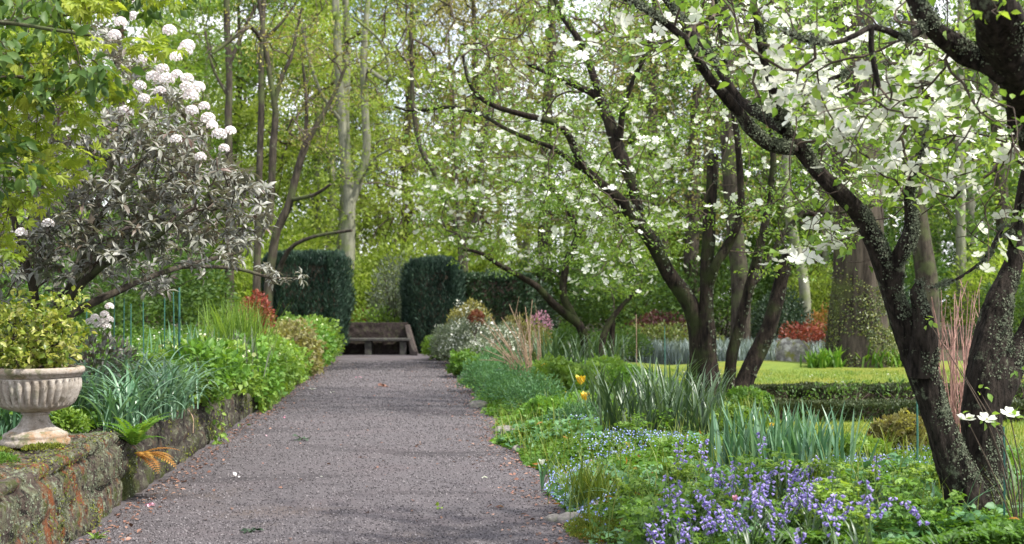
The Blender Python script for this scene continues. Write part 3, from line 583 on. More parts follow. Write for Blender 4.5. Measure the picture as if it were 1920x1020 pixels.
tg = np.vstack([polyfill(cp, 430, 15.0, 19.6), polyfill([(1000,330),(1180,360),(1260,500),(1180,560),(1020,480)], 60, 16, 19.5), polyfill([(1380,420),(1620,380),(1600,520),(1400,540)], 22, 16.5, 19.5)])
V, N = wood(mid, LM, np.vstack([tg, polyfill(cp, 260, 15.2, 19.4)]), M['barkmid'], M['twig'], 14, .10, .0034, .16, .2, .3, 4, .45)
crust(mid, V, N, 22000, .012, M['lichen'], lambda p, v: (v[:, 0] > .1) & (fbm(p[:, 0]*5, p[:, 2]*4+p[:, 1], 8, 3) > .52))
lt = tg[rng.random(len(tg)) < .9]; mb = MB(); spray(mb, L2, lt, 42, (.36, .36, .085), .060, tilt=.5, jit=.6, vary=.6); mb.build('leaves', M['fresh'], mid)
k = rng.integers(0, len(tg), 1050); flowers(mid, tg[k]+rng.normal(0, 1, (1050, 3))*[.30, .30, .07]+[0, 0, .05], .053)

# the small dogwood farther down the border
small = thing('dogwood_tree', 'slender far dogwood leaning over the border beyond the iris clumps', 'tree', P(1112, 690, 28)*[1, 1, 0])
LS = [limb(a, .15) for a in (
 [(1110,700,28,13),(1104,670,28,12),(1098,640,28,11),(1086,610,27.9,10),(1062,590,27.8,9),(1040,572,27.7,9),(1007,538,27.5,7),(972,516,27.3,6),(932,494,27,5),(900,474,26.8,4),(868,468,26.6,3)],
 [(1080,602,27.9,9),(1058,560,28,9),(1057,525,28,8),(1066,483,28,8),(1083,443,28,8),(1076,415,28,7),(1062,388,28,6),(1040,358,28,5),(1020,335,28,4)],
 [(1116,700,28,12),(1126,650,28,9),(1140,610,28.2,7),(1165,575,28.3,5),(1200,540,28.4,4)],
 [(1084,440,28,5),(1110,390,28,4),(1120,330,28,3),(1110,270,28,2)],
 [(1122,690,28,12),(1140,690,28.4,9),(1146,640,28.5,7),(1150,590,28.5,5)])]
tg = polyfill([(780,330),(860,260),(1000,190),(1200,200),(1290,330),(1280,470),(1200,560),(1100,560),(1020,520),(960,520),(860,490),(790,420)], 300, 25.5, 30)
V, N = wood(small, LS, tg, M['barkmid'], M['twig'], 10, .10, .0045, .28, .2, .3, 4, .45)
mb = MB(); spray(mb, L2, tg, 44, (.42, .42, .10), .08, tilt=.5, jit=.6, vary=.6); mb.build('leaves', M['fresh'], small)
k = rng.integers(0, len(tg), 700); flowers(small, tg[k]+rng.normal(0, 1, (700, 3))*[.35, .35, .08]+[0, 0, .05], .07)

# ------------------------------------------------------------------ left side: rhododendron, maple, bare trunks
rh = thing('rhododendron', 'large grey leaved rhododendron carrying round pale pink flower heads above the urn', 'shrub', P(95, 640, 11)+[0, 0, -.1])
LR = [limb(a, .1) for a in (
 [(95,660,11,12),(100,600,11,11),(125,550,11,10),(165,505,11.1,11),(215,455,11.2,9),(262,405,11.4,7),(310,350,11.5,6),(345,290,11.6,5),(360,230,11.6,4)],
 [(100,610,11,10),(150,580,11.1,9),(215,548,11.3,8),(280,520,11.6,6),(340,500,12,6),(400,485,12.4,5),(455,470,12.8,4)],
 [(85,650,11,13),(70,590,10.9,11),(60,530,10.8,9),(40,460,10.7,8),(20,390,10.6,6),(10,320,10.6,5),(30,240,10.8,4)],
 [(98,605,11,12),(140,520,11.3,10),(165,440,11.7,9),(190,360,12,8),(215,280,12.2,6),(230,190,12.3,5),(225,110,12.4,4)],
 [(90,630,11,11),(130,560,10.7,9),(190,500,10.4,8),(245,470,10.2,6),(300,440,10.1,5),(345,400,10,4)],
 [(150,500,11.1,8),(175,430,11.0,7),(200,390,10.9,6),(255,320,10.9,5),(280,260,10.9,4)],
 [(340,500,12,5),(395,500,12.8,4),(450,505,13.6,4),(505,520,14.4,3),(545,522,15,2)])]
rp = [(-120,120),(100,60),(210,40),(300,150),(350,215),(400,265),(450,305),(500,350),(508,415),(490,470),(420,505),(350,500),(290,485),(230,500),(140,520),(40,545),(-100,540)]
tg = np.vstack([polyfill(rp, 640, 9.9, 13), polyfill([(200,60),(330,150),(400,250),(300,260),(190,140)], 45, 11, 13), polyfill([(480,490),(570,515),(575,530),(500,540)], 12, 14, 15.2), polyfill([(60,190),(380,260),(510,360),(500,460),(300,470),(60,500)], 330, 9.8, 10.8), polyfill([(-100,380),(160,480),(330,480),(420,520),(330,545),(200,560),(60,580),(-100,600)], 100, 10.2, 12.8)])
wood(rh, LR, tg, M['barkdark'], M['twig'], 9, .10, .0019, .14, .2, .3, 4, .42)
mb = MB(); n = 11; m = len(tg); c = np.repeat(tg, n, 0); az = np.tile(np.arange(n)/n*6.28*2.4, m)+np.repeat(U(0, 6.28, m), n)+rng.normal(0, .35, n*m)
up = np.repeat(nrm(rng.normal(0, .3, (m, 3))+[.12, -.15, .9]), n, 0); u1 = nrm(np.cross(up, [1, .2, .1])); u2 = np.cross(up, u1)
rad = u1*np.cos(az)[:, None]+u2*np.sin(az)[:, None]; el = U(-.8, .8, n*m)[:, None]; d = rad*np.cos(el)+up*np.sin(el)
cl = np.repeat(rng.random(m), n); scatter(mb, L6n, c+rad*.008, frames(d, up+rad*.2), U(.065, .12, n*m), 0, np.clip(.45*cl+.6*rng.random(n*m), 0, 1)); mb.build('leaves', M['rhodo'], rh)
mb = MB(); c = np.array([(math.cos(i*2.4)*math.sqrt(1-z*z), math.sin(i*2.4)*math.sqrt(1-z*z), z) for i, z in enumerate(np.linspace(-.35, .98, 34))]); k = []
for q in c:
    fr = frames(np.cross(q, [.3, .2, 1])[None], q[None])[0]; a = np.arange(5)*1.2566+U(0, 6)
    dd = np.stack([np.cos(a), np.sin(a), np.full(5, .55)], -1) @ fr.T
    scatter(mb, T_leaf2(.8, .06, .15), np.repeat((q*[.062, .062, .055])[None], 5, 0), frames(dd, np.repeat(q[None], 5, 0)), U(.020, .028, 5), 0, np.full(5, U(.1, 1))+0*a)
to = mb.build('flower_head', M['truss']); TR = to.data; bpy.data.objects.remove(to)
for a, b in [(200,27),(226,42),(250,31),(212,20),(318,58),(347,95),(352,86),(330,107),(285,112),(305,130),(287,145),(313,149),(332,141),(351,148),(300,172),(358,180),(350,164),(372,164),(360,208),(383,200),(390,223),(398,236),(432,246),(411,253),(420,279),(270,186),(266,112),(190,12),(240,4),(277,72),(236,210),(376,295),(330,262),(215,66),(20,205),(190,152),(262,162),(40,437),(90,420)]:
    f = bpy.data.objects.new('flower_head', TR); COL.objects.link(f); f.parent = rh
    f.matrix_local = Matrix.Translation(Vector(P(a, b, U(9.9, 10.5))-np.array(rh.location))) @ Matrix.Rotation(U(0, 6.2), 4, 'Z') @ Matrix.Scale(U(.66, .90), 4)
# low pale pink flowers behind the urn
mp_ = thing('maple_tree', 'yellow green young leaved maple reaching in at the upper left corner', 'tree', (-5.1, 8.6, .5))
def wl_(pts, step=.12): return crom(pts, step)
LP = [wl_([(-5.1,8.6,.45,.09),(-5.0,8.5,1.4,.08),(-4.8,8.3,2.3,.065),(-4.4,8.1,3.1,.05),(-3.9,7.9,3.7,.035),(-3.4,7.7,4.0,.02)]),
      wl_([(-4.9,8.4,1.9,.05),(-4.4,8.0,2.5,.035),(-3.8,7.7,2.75,.022),(-3.2,7.5,2.9,.014),(-2.6,7.4,2.9,.008)]),
      wl_([(-5.0,8.5,1.3,.04),(-4.5,8.1,1.7,.028),(-3.9,7.9,2.0,.018),(-3.3,7.7,2.15,.010)]),
      wl_([(-4.5,8.15,3.0,.035),(-3.9,8.0,3.2,.022),(-3.2,7.9,3.35,.014),(-2.5,7.8,3.4,.008)])]
tg = np.vstack([polyfill([(-120,-60),(170,-60),(190,20),(160,75),(240,75),(320,70),(300,110),(205,130),(265,190),(300,195),(180,185),(215,245),(160,260),(170,300),(60,330),(-120,360)], 95, 7.0, 8.4),
                polyfill([(-120,250),(60,250),(150,280),(165,310),(60,420),(20,520),(-120,560)], 26, 7.2, 8.4), polyfill([(250,-60),(350,-60),(345,30),(300,20)], 6, 7.2, 8)])
wood(mp_, LP, tg, M['barkdark'], M['twig'], 10, .08, .0017, .12, .2, .1, 4, .45)
mb = MB(); spray(mb, LFAN, tg, 17, (.15, .15, .06), .072, tilt=.5, jit=.5, droop=.45); mb.build('leaves', M['maple'], mp_)
sh = thing('leafy_tree', 'fresh green broadleaf branches hanging at the upper left beside the maple', 'tree', (-4.9, 7.4, .5))
LG = [wl_([(-4.9,7.4,.45,.06),(-4.7,7.2,1.6,.05),(-4.3,7.0,2.5,.04),(-3.7,6.9,3.0,.025),(-3.0,6.8,3.1,.014),(-2.3,6.7,3.0,.008)]),
      wl_([(-4.6,7.1,1.9,.035),(-3.9,6.9,2.2,.022),(-3.2,6.8,2.35,.014),(-2.8,6.7,2.3,.008)])]
tg2 = np.vstack([polyfill([(-120,-60),(120,-60),(150,80),(250,170),(290,190),(280,210),(200,150),(130,170),(60,180),(-120,180)], 46, 6.6, 7.4), polyfill([(-100,230),(60,280),(60,330),(-100,360)], 16, 6.6, 7.6), polyfill([(170,-40),(360,-60),(340,20),(200,10)], 9, 7, 8)])
wood(sh, LG, tg2, M['barkdark'], M['twig'], 9, .06, .0018, .12, .2, 0, 4, .45)
mb = MB(); spray(mb, T_leaf6(.5), tg2, 12, (.16, .16, .08), .095, tilt=.6, jit=.5, droop=.5); mb.build('leaves', M['mid'], sh)

def bgwood(name, label, limbs, targets, leafmat_, size, n=40, rad=(.5, .5, .22), bark='barkdark', r0=.006, sides=9, T=L2, seg=.5, cat='tree'):
    b = np.array([limbs[0][0, 0], limbs[0][0, 1], 0]); t = thing(name, label, cat, b)
    wood(t, limbs, targets, M[bark], M['twig'], sides, .06, r0, seg, .25, .3, 3, .45)
    mb = MB(); spray(mb, T, targets, n, rad, size, tilt=.6, jit=.6, vary=.6); mb.build('leaves', M[leafmat_], t); return t
bgwood('beech_tree', 'pale grey twin stemmed tree rising behind the dark yew block', [limb(a, .3) for a in (
 [(648,640,42,20),(650,560,42,16),(652,480,42,15),(655,400,42,14),(655,365,42,13),(648,300,42,11),(640,220,42,10),(634,120,42,9),(630,20,42,8),(622,-120,42,6),(615,-300,42,4)],
 [(655,385,42,11),(670,350,42,10),(682,310,42,9),(688,270,42,9),(684,200,42,8),(682,110,42,8),(688,20,42,6),(700,-100,42,5),(705,-250,42,3)],
 [(640,230,42,5),(600,170,41,4),(575,90,40.5,3),(560,20,40,2)],
 [(690,130,42,5),(730,150,41,4),(715,80,40.5,3),(660,30,40,3)],
 [(670,350,42,3),(700,300,41,2.5),(730,280,40.5,2)])],
 polyfill([(480,-350),(760,-350),(800,60),(780,260),(830,330),(770,400),(700,380),(640,350),(560,330),(500,200)], 190, 38, 46), 'chart', .13, 46, (.85, .85, .35), 'barkgrey', .011, 12)
bgwood('slender_tree', 'slim dark straight trunk standing at the far side of the rhododendron', [limb(a, .3) for a in (
 [(478,620,27,10),(482,500,27,8),(484,400,27,8),(487,300,27,7),(490,200,27,7),(490,100,27,6),(494,20,27,5),(500,-100,27,4)],
 [(505,420,27,7),(510,330,27,8),(512,270,27,8),(517,210,27,7),(507,150,27,6),(494,60,27,5),(480,-40,27,4)],
 [(512,200,27,6),(530,140,27,5),(545,110,27,4),(556,60,27,3),(566,15,27,2)],
 [(492,80,27,5),(470,50,26.6,4),(440,70,26.2,4),(400,100,26,3)], [(500,70,27,4),(530,40,27,3),(550,12,27,2)])],
 polyfill([(400,-200),(600,-200),(600,60),(560,160),(440,120)], 60, 24, 30), 'olive', .08, 18, (.5, .5, .2))
bgwood('leaning_tree', 'dark leaning trunk rising between the rhododendron and the clipped yew', [limb(a, .3) for a in (
 [(500,600,29,11),(508,500,29,10),(520,430,29,9),(540,390,29,9),(552,340,29,8),(572,275,29,8),(590,240,29,6),(625,180,29,4),(650,120,29,3)],
 [(545,375,29,5),(590,365,28.6,4),(620,345,28.3,3)], [(572,275,29,5),(575,200,29,4),(568,120,29,3)],
 [(518,520,29,6),(540,470,28.8,5),(570,450,28.6,4),(610,439,28.4,3.5),(660,432,28,3)])],
 polyfill([(480,60),(700,40),(690,260),(600,330),(540,250)], 55, 26, 32), 'olive', .08, 16, (.5, .5, .2))
bgwood('slender_tree', 'thin mottled trunk seen through the top of the rhododendron flowers', [limb(a, .3) for a in (
 [(430,640,33,12),(430,450,33,9),(430,330,33,8),(428,230,33,8),(430,150,33,7),(426,60,33,7),(424,-60,33,6),(420,-220,33,4)],
 [(430,120,33,5),(455,60,33,4),(480,10,33,3)], [(428,180,33,4),(400,130,33,3),(385,60,33,3)])],
 polyfill([(340,-250),(500,-250),(500,40),(440,150),(350,120)], 70, 30, 36), 'mid', .10, 26, (.7, .7, .3))
bgwood('slender_tree', 'dark forked trunk far back between the twin stemmed tree and the dogwoods', [limb(a, .3) for a in (
 [(868,640,38,12),(870,520,38,10),(866,450,38,10),(850,410,38,9),(835,380,38,8),(820,330,38,7),(790,280,38,6),(775,200,38,5),(770,60,38,4)],
 [(868,450,38,8),(890,420,38,7),(900,370,38,6),(905,280,38,5),(930,150,38,4)])],
 polyfill([(700,-200),(1000,-200),(1000,150),(900,260),(760,260)], 110, 34, 42), 'olive', .10, 20, (.8, .8, .3), 'barkdark', .009)
bgwood('copper_tree', 'maroon leaved young tree half hidden behind the dogwood crown', [limb(a, .3) for a in (
 [(860,640,37,4),(862,500,37,4),(858,380,37,4),(852,260,37,3),(850,160,37,2)],)],
 polyfill([(835,140),(990,40),(1000,110),(985,190),(860,170),(840,180)], 10, 35, 38), 'maroon', .13, 9, (.3, .3, .32), 'barkdark', .004)

# ------------------------------------------------------------------ woodland behind
def bgproto(name, label, h, r, tr, low, nt, nl, mat, size, bark, rad=(.85, .85, .4), group='trees of the wood behind the garden', lean=.0):
    t = thing(name, label, 'tree', (0, 0, 0), group); k = np.linspace(0, 1, 7)
    x = np.cumsum(rng.normal(0, .16, 7))*h/16; y = np.cumsum(rng.normal(0, .16, 7))*h/16; x -= x[0]; y -= y[0]
    main = crom(np.column_stack([x, y, k*h*.9-.1, tr*(1-k)**.7+.03]), .5)
    a = U(0, 6.28, nt); zz = U(low, 1, nt); q = np.sqrt(U(.02, 1, nt))*r*np.sin(np.clip((zz-low)/(1-low)*.86+.14, 0, 1)*math.pi)**.6*U(.75, 1.1, nt)
    tg = np.column_stack([q*np.cos(a)+x[3], q*np.sin(a)+y[3], zz*h])
    wood(t, [main], tg, M[bark], M['twig'], 9, .08, .013*h/16, .6, .25, .3, 3, .45)
    mb = MB(); spray(mb, L2, tg, nl, rad, size, tilt=.65, jit=.6, vary=.65); mb.build('crown', M[mat], t); return t
pr = [bgproto('woodland_tree', 'bright yellow green leafy tree in the wood behind the garden', 17, 4.8, .24, .10, 150, 130, 'chart', .17, 'barkgrey'),
      bgproto('woodland_tree', 'fresh green spreading tree in the wood behind the garden', 16, 4.6, .26, .16, 140, 130, 'fresh', .17, 'barkdark'),
      bgproto('woodland_tree', 'twiggy brownish tree with thin young leaves in the wood', 18, 4.2, .28, .22, 260, 30, 'olive', .15, 'barkdark'),
      bgproto('woodland_tree', 'mid green dense tree in the wood behind the garden', 15, 4.4, .28, .12, 140, 140, 'mid', .18, 'barkgrey')]
spots = [(0,-17,47),(1,-12,50),(0,-8.5,52),(2,-4.5,54),(0,-6.5,47),(2,-1.5,50),(2,1.5,47),(1,4.5,52),(3,8,49),(1,11.5,47),(2,14,52),(3,17.5,48),(1,21,53),(3,-21,52),(0,-14.5,60),(0,-9.5,63),(2,-3,62),(0,.5,65),(2,6,62),(3,13,63),(1,19,64),(3,25,60),(1,-25,62),(0,-19,68),(3,-9,72),(0,-1,75),(1,8,74),(3,16,75),(1,-14,44),(3,24,70),(1,-18.5,40),(2,6.5,43)]
used = set()
for i, (k, x, y) in enumerate(spots):
    s = U(.88, 1.15)
    if k not in used: used.add(k); pr[k].location = (x, y, 0); pr[k].rotation_euler = (0, 0, U(0, 6))
    else: dup(pr[k], (x, y, 0), U(0, 6.28), s)
# far wood: one mass that closes the view
mb = MB(); n = 900; c = np.column_stack([U(-62, 62, n), U(84, 104, n), 27*rng.random(n)**1.1+.5])
spray(mb, L2, c, 210, (2.4, 2.2, 1.7), .34, tilt=.7, jit=.7, vary=.7)
for x in np.arange(-55, 56, 3.1): tube(mb, crom([(x+rng.normal(0, 1), 92+rng.normal(0, 6), -.2, .26), (x+rng.normal(0, .5), 92, 8, .2), (x+rng.normal(0, 1), 92, 17, .1)], 2), 6, 1)
stuff(mb.build('far_wood', [M['mid'], M['barkdark']]), 'far off green wood closing the view behind the garden', 'woodland')

# understorey shrubs behind the hedges and lawn
def bush(name, label, loc, rad, n, mat, size, T=L2, group=None, cat='shrub', stems=6, jit=.6, low=-.35, lump=.35, up=.4, inner=.35, twig='twig', vary=.6):
    loc = np.asarray(loc, float); t = thing(name, label, cat, loc, group); rad = np.asarray(rad, float); c = loc+[0, 0, rad[2]*.62]
    mb = MB(); p = mound(mb, c, rad, n, T, size, 0, lump, up, jit, low, vary=vary)
    if inner:
        q = c+ball(int(n*inner))*rad*.8; q[:, 2] = np.maximum(q[:, 2], loc[2]); v = rng.normal(0, 1, (len(q), 3))+[0, 0, .3]
        scatter(mb, T, q, frames(v, rng.normal(0, 1, (len(q), 3))), size*U(.7, 1.2, len(q)))
    mb.build('leaves', M[mat], t); mb = MB()
    for k in range(stems):
        e = p[rng.integers(len(p))]; b = loc+[*(rng.normal(0, .06, 2)*rad[:2]), -.03]
        tube(mb, crom(np.column_stack([np.vstack([b, b*.55+e*.45+[0, 0, .1*rad[2]], e]), [.018*rad[2]+.004, .012*rad[2]+.003, .003]]), .12*max(rad[2], .3)), 4)
    mb.build('stems', M[twig], t); return t
ub = [bush('woodland_shrub', 'leafy fresh green shrub on the floor of the wood', (-8, 41, 0), (2.2, 1.6, 2.1), 5200, 'chart', .15, group='understorey shrubs of the wood'),
      bush('woodland_shrub', 'leafy mid green shrub on the floor of the wood', (4, 42, 0), (2.3, 1.7, 2.0), 5200, 'mid', .14, group='understorey shrubs of the wood'),
      bush('woodland_shrub', 'dark evergreen shrub on the floor of the wood', (-.2, 39, 0), (1.6, 1.3, 1.5), 5200, 'dark', .12, group='understorey shrubs of the wood')]
for k, x, y, s in [(0,-3.6,44,1.25),(0,-5.6,42.5,1),(0,-1.4,46,1.2),(1,-11.5,40,1.2),(0,-13,43,1.3),(1,-16,42,1.3),(1,7.5,44,1.1),(0,10.5,42.5,.9),(1,13.5,44,1.2),(0,17,42,1),(1,20,44,1.3),(1,1.8,47,1.2),(2,8.8,40,.8),(1,16,39,.8),(2,12.5,41,.9),(1,-20,44,1.4),(0,23,42,1.2),(2,19,38.5,.8),(1,-3,40,.8),(0,5,48,1.5),(1,11,50,1.5),(0,-9,46,1.4),(1,-12.5,34,1.0),(1,-9.6,31.5,.95),(2,-12,29,1.0),(1,-9.8,26.5,.8),(0,-14.5,36,1.3),(1,-8.9,22.5,.65),(2,-7.6,18.5,.6),(1,-6.8,15.5,.55),(2,-5.6,13.2,.42)]:
    dup(ub[k], (x, y, 0 if y > 36 or x > -5.3 else .5), U(0, 6.28), s*U(.92, 1.08))

# ------------------------------------------------------------------ clipped hedges
def hedge(name, label, lo, hi, n, mat, size, T=LSPRIG, bulge=.06, up=1.0, rz=0, taper=0.0, cat='hedge', core=(.9, .9, .94), jit=.45, rnd=0.0):
    lo, hi = np.asarray(lo, float), np.asarray(hi, float); c = (lo+hi)/2; hs = (hi-lo)/2; base = np.array([c[0], c[1], lo[2]])
    q = rng.uniform(-1, 1, (n, 3)); ax = rng.choice(3, n, p=(lambda a: a/a.sum())(np.array([hs[1]*hs[2], hs[0]*hs[2], hs[0]*hs[1]]))); sg = np.sign(rng.random(n)-.5)
    sg = np.where(ax == 2, 1, sg); q[np.arange(n), ax] = sg; nv = np.zeros((n, 3)); nv[np.arange(n), ax] = sg
    l2 = np.linalg.norm(q[:, :2]*[.75, .75], axis=1)                     # round the corners a little
    q[:, :2] *= np.where(l2 > .88, .88/l2, 1)[:, None]; q[:, :2] *= (1-rnd*np.clip(q[:, 2]-.45, 0, 1)**2)[:, None]; q[:, 2] = np.where(q[:, 2] > .9, q[:, 2]-.10*np.clip(l2-.4, 0, 1), q[:, 2])
    sc = 1-taper*np.clip(q[:, 2], -1, 1); s = q*hs*np.column_stack([sc, sc, np.ones(n)])
    rel = bulge*((fbm(s[:, 0]*3.5+s[:, 1]*3.1+9, s[:, 2]*1.1+9, 5, 3)-.5)*2.4-rng.random(n)*.8)
    pos = c+s+nv*rel[:, None]; d = nv*.7+[0, 0, up]+rng.normal(0, jit, (n, 3)); m = nv+rng.normal(0, .6, (n, 3))
    t = thing(name, label, cat, base); mb = MB(); cl = fbm(s[:, 0]*3.5+s[:, 1]*3.1+9, s[:, 2]*1.1+9, 5, 3)
    scatter(mb, T, pos, frames(d, m), size*U(.6, 1.35, n), 0, np.clip(rng.random(n)*.6+(cl-.3)*1.0, 0, 1)); mb.build('leaves', M[mat], t)
    mb = MB(); h2 = hs*np.array(core)*(1-abs(taper)*.5); k = 12; x = np.linspace(-1, 1, k)
    a, b = np.meshgrid(np.linspace(0, 2*math.pi, 25)[:-1], np.linspace(-1, 1, 9), indexing='ij')
    rr = 1/np.maximum(np.abs(np.cos(a)), np.abs(np.sin(a))); rr = np.minimum(rr, 1.22)
    ring = np.stack([np.cos(a)*rr*h2[0]*(1-taper*b), np.sin(a)*rr*h2[1]*(1-taper*b), b*h2[2]-hs[2]*.05], -1)+c
    for r_ in range(24):
        for z in range(8): mb.add([ring[r_, z], ring[(r_+1) % 24, z], ring[(r_+1) % 24, z+1], ring[r_, z+1]], [(0, 1, 2, 3)])
    mb.add(np.vstack([ring[:, -1], c+[0, 0, h2[2]-hs[2]*.05]]), [(r_, (r_+1) % 24, 24) for r_ in range(24)])
    mb.build('inner_branches', M['twig'], t); return t
hedge('yew_hedge', 'clipped dark yew block left of the stone bench', (-6.75, 32.6, .3), (-4.60, 35.0, 2.78), 46000, 'yew', .12, bulge=.20, up=1.5, rnd=.35, core=(.82, .82, .9))
hedge('yew_hedge', 'clipped dark yew block right of the stone bench, rounded top', (-3.12, 35.25, .0), (-1.55, 37.4, 2.70), 46000, 'yew', .12, bulge=.22, up=1.5, taper=.03, rnd=.5, core=(.8, .8, .88))
hedge('yew_hedge', 'lower dark evergreen hedge behind the silver shrub', (-1.9, 37.2, .0), (.6, 39.0, 2.30), 14000, 'dark', .13, L2, bulge=.10, up=.6)
for args in (('box_hedge', 'low clipped box hedge, nearer of the two rows on the lawn', (3.05, 15.35, 0), (9.5, 15.95, .23), 30000),
             ('box_hedge', 'low clipped box hedge, farther of the two rows on the lawn', (3.45, 18.3, 0), (11.5, 19.0, .24), 30000)):
    hedge(*args, 'box', .05, L2, bulge=.05, up=.5, core=(.99, .72, .80))
mb = MB(); box(mb, (3.2, 15.97, -.1), (10, 18.28, .035)); structure(mb.build('rose_bed_soil', M['soil'], smooth=False))
rb = bush('rose_bush', 'small bare young rose bush between the low box hedges', (3.9, 17.1, .03), (.26, .26, .22), 70, 'mid', .05, L2, 'rose bushes between the box hedges', 'bush', 7, low=.0, inner=.2)
for x, y in [(4.7,17.3),(5.4,16.9),(6.1,17.4),(6.7,16.8),(4.3,16.6),(7.3,17.3),(5.0,17.8),(8,17)]: dup(rb, (x, y, .03), U(0, 6), U(.8, 1.35))

# ------------------------------------------------------------------ big conifer, rocks and shrubs past the lawn
bt = thing('conifer_tree', 'massive furrowed conifer trunk with ivy climbing its flared base past the lawn', 'tree', P(1612, 692, 28)*[1, 1, 0])
LB = [limb(a, .25) for a in ([(1614,705,28,88),(1612,680,28,76),(1611,640,28,66),(1611,590,28,60),(1610,540,28,56),(1608,480,28,53),(1606,380,28,51),(1603,260,28,48),(1600,120,28,45),(1598,-60,28,40),(1596,-300,28,30)],)]
tg = polyfill([(1300,-380),(1900,-380),(1880,-60),(1760,80),(1640,180),(1560,180),(1450,60),(1330,-60)], 90, 25.5, 31)
V, N = wood(bt, LB, tg, M['barkbig'], M['twig'], 40, .07, .010, .5, .2, -.1, 4, .45)
mb = MB(); spray(mb, LSPRIG, tg, 60, (.9, .9, .3), .20, tilt=.5, droop=.5); mb.build('needles', M['dark'], bt)
i = rng.integers(0, len(V), 140000); nv = N[i]; p = V[i]+np.cross(nv, [0, 0, 1])*rng.normal(0, .08, (140000, 1)); p[:, 2] += rng.normal(0, .12, 140000)
k = (rng.random(len(p)) < np.clip(1.25-p[:, 2]/2.1, 0, 1)*(.35+.65*(nv[:, 0] > -.15))) & (nv[:, 1] < .4) & (p[:, 2] > 0) & (fbm(p[:, 0]*2.5, p[:, 2]*1.8, 3, 3) > .40); p, nv = p[k][:17000], nv[k][:17000]
p = p+nv*U(.0, .06, len(p))[:, None]; mb = MB(); scatter(mb, T_leaf2(.8, .1, .15), p, frames(rng.normal(0, .6, p.shape)+[0, 0, -.6]+nv*.5, nv+rng.normal(0, .4, p.shape)), U(.03, .055, len(p))); mb.build('ivy', M['ivy'], bt)
def rock(name, label, loc, rad, mat, seed, cat='rock', group=None, par=None):
    a, b = np.meshgrid(np.linspace(0, 2*math.pi, 29)[:-1], np.linspace(-.5, 1, 15)*math.pi/2, indexing='ij')
    v = np.stack([np.cos(a)*np.cos(b), np.sin(a)*np.cos(b), np.sin(b)], -1)
    v = np.sign(v)*np.abs(v)**.85; d = 1+.55*(fbm(v[..., 0]*1.6+seed+v[..., 2], v[..., 1]*1.6+seed*2-v[..., 2], seed, 3)-.5)
    mb = MB(); V = v*d[..., None]*np.array(rad)+np.asarray(loc); i = np.arange(28)[:, None]; j = np.arange(14)[None]; n2 = (i+1) % 28
    mb.add(V, np.stack([i*15+j, n2*15+j, n2*15+j+1, i*15+j+1], -1).reshape(-1, 4)); o = mb.build(name, mat, None, np.asarray(loc, float)); return tag(o, label, cat, group)
rock('rock', 'round pale rock with a yellow moss cap by the big trunk', P(1490, 668, 29), (.42, .40, .44), M['rock'], 3)
rock('rock', 'flat dark mossy rock lying in front of the pale rock', P(1440, 690, 28.6)-[0, 0, .12], (.62, .45, .26), M['rockdark'], 8)
rock('rock', 'long low mossy rock at the edge of the lawn', P(1385, 690, 29)-[0, 0, .12], (.7, .4, .30), M['rockdark'], 12)
bush('azalea', 'small red leaved azalea in front of the wood beside the big trunk', P(1512, 640, 31.5)*[1, 1, .0]+[0, 0, .35], (.62, .5, .42), 900, 'azred', .085, low=-.3, stems=9, lump=.8)
bush('azalea', 'orange tinted young shrub left of the big trunk', P(1548, 640, 34)*[1, 1, 0]+[0, 0, .5], (.5, .5, .55), 420, 'ferndead', .08, low=-.2, lump=.8)
bush('shrub', 'brownish red low shrub beyond the middle dogwood stems', P(1240, 600, 36)*[1, 1, 0], (1.0, .8, .75), 1600, 'maroon', .085, low=-.1)
bush('shrub', 'olive yellow shrub behind the pale blue green planting', P(1240, 600, 33.5)*[1, 1, 0], (1.6, .7, .55), 2200, 'ivy', .09, low=-.1)
mb = MB(); n = 5200; x = U(3.0, 9.5, n); y = U(29.6, 34, n)
blades(mb, np.column_stack([x, y, np.zeros(n)]), U(0, 6.28, n), U(.35, .65, n), U(0, .35, n), U(.2, 1.0, n), U(.02, .04, n), 4); stuff(mb.build('bluebell_drift', M['drift']), 'pale blue green drift of bluebell leaves under the trees past the lawn', 'ground cover')
fernb = thing('fern', 'green fern clump at the foot of the big trunk', 'fern', P(1532, 694, 27.2)*[1, 1, 0], 'grassy clumps at the foot of the big trunk'); mb = MB(); n = 90
blades(mb, np.array(fernb.location)+rng.normal(0, .12, (n, 3))*[1, 1, 0], U(0, 6.28, n), U(.3, .6, n), U(.1, .5, n), U(.3, 1.2, n), U(.03, .05, n), 5); mb.build('fronds', M['fern'], fernb)
for i, (a, s, lb) in enumerate([(1560,1.1,'grassy green clump left of the ivy on the big trunk'),(1630,1.25,'tall grassy clump against the ivy of the big trunk'),(1662,1.1,'rounded grassy clump right of the big trunk base'),(1700,.9,'pale leafy clump at the right edge of the lawn')]):
    dup(fernb, P(a, 690, 27.4)*[1, 1, 0], i*1.3, s, lb)
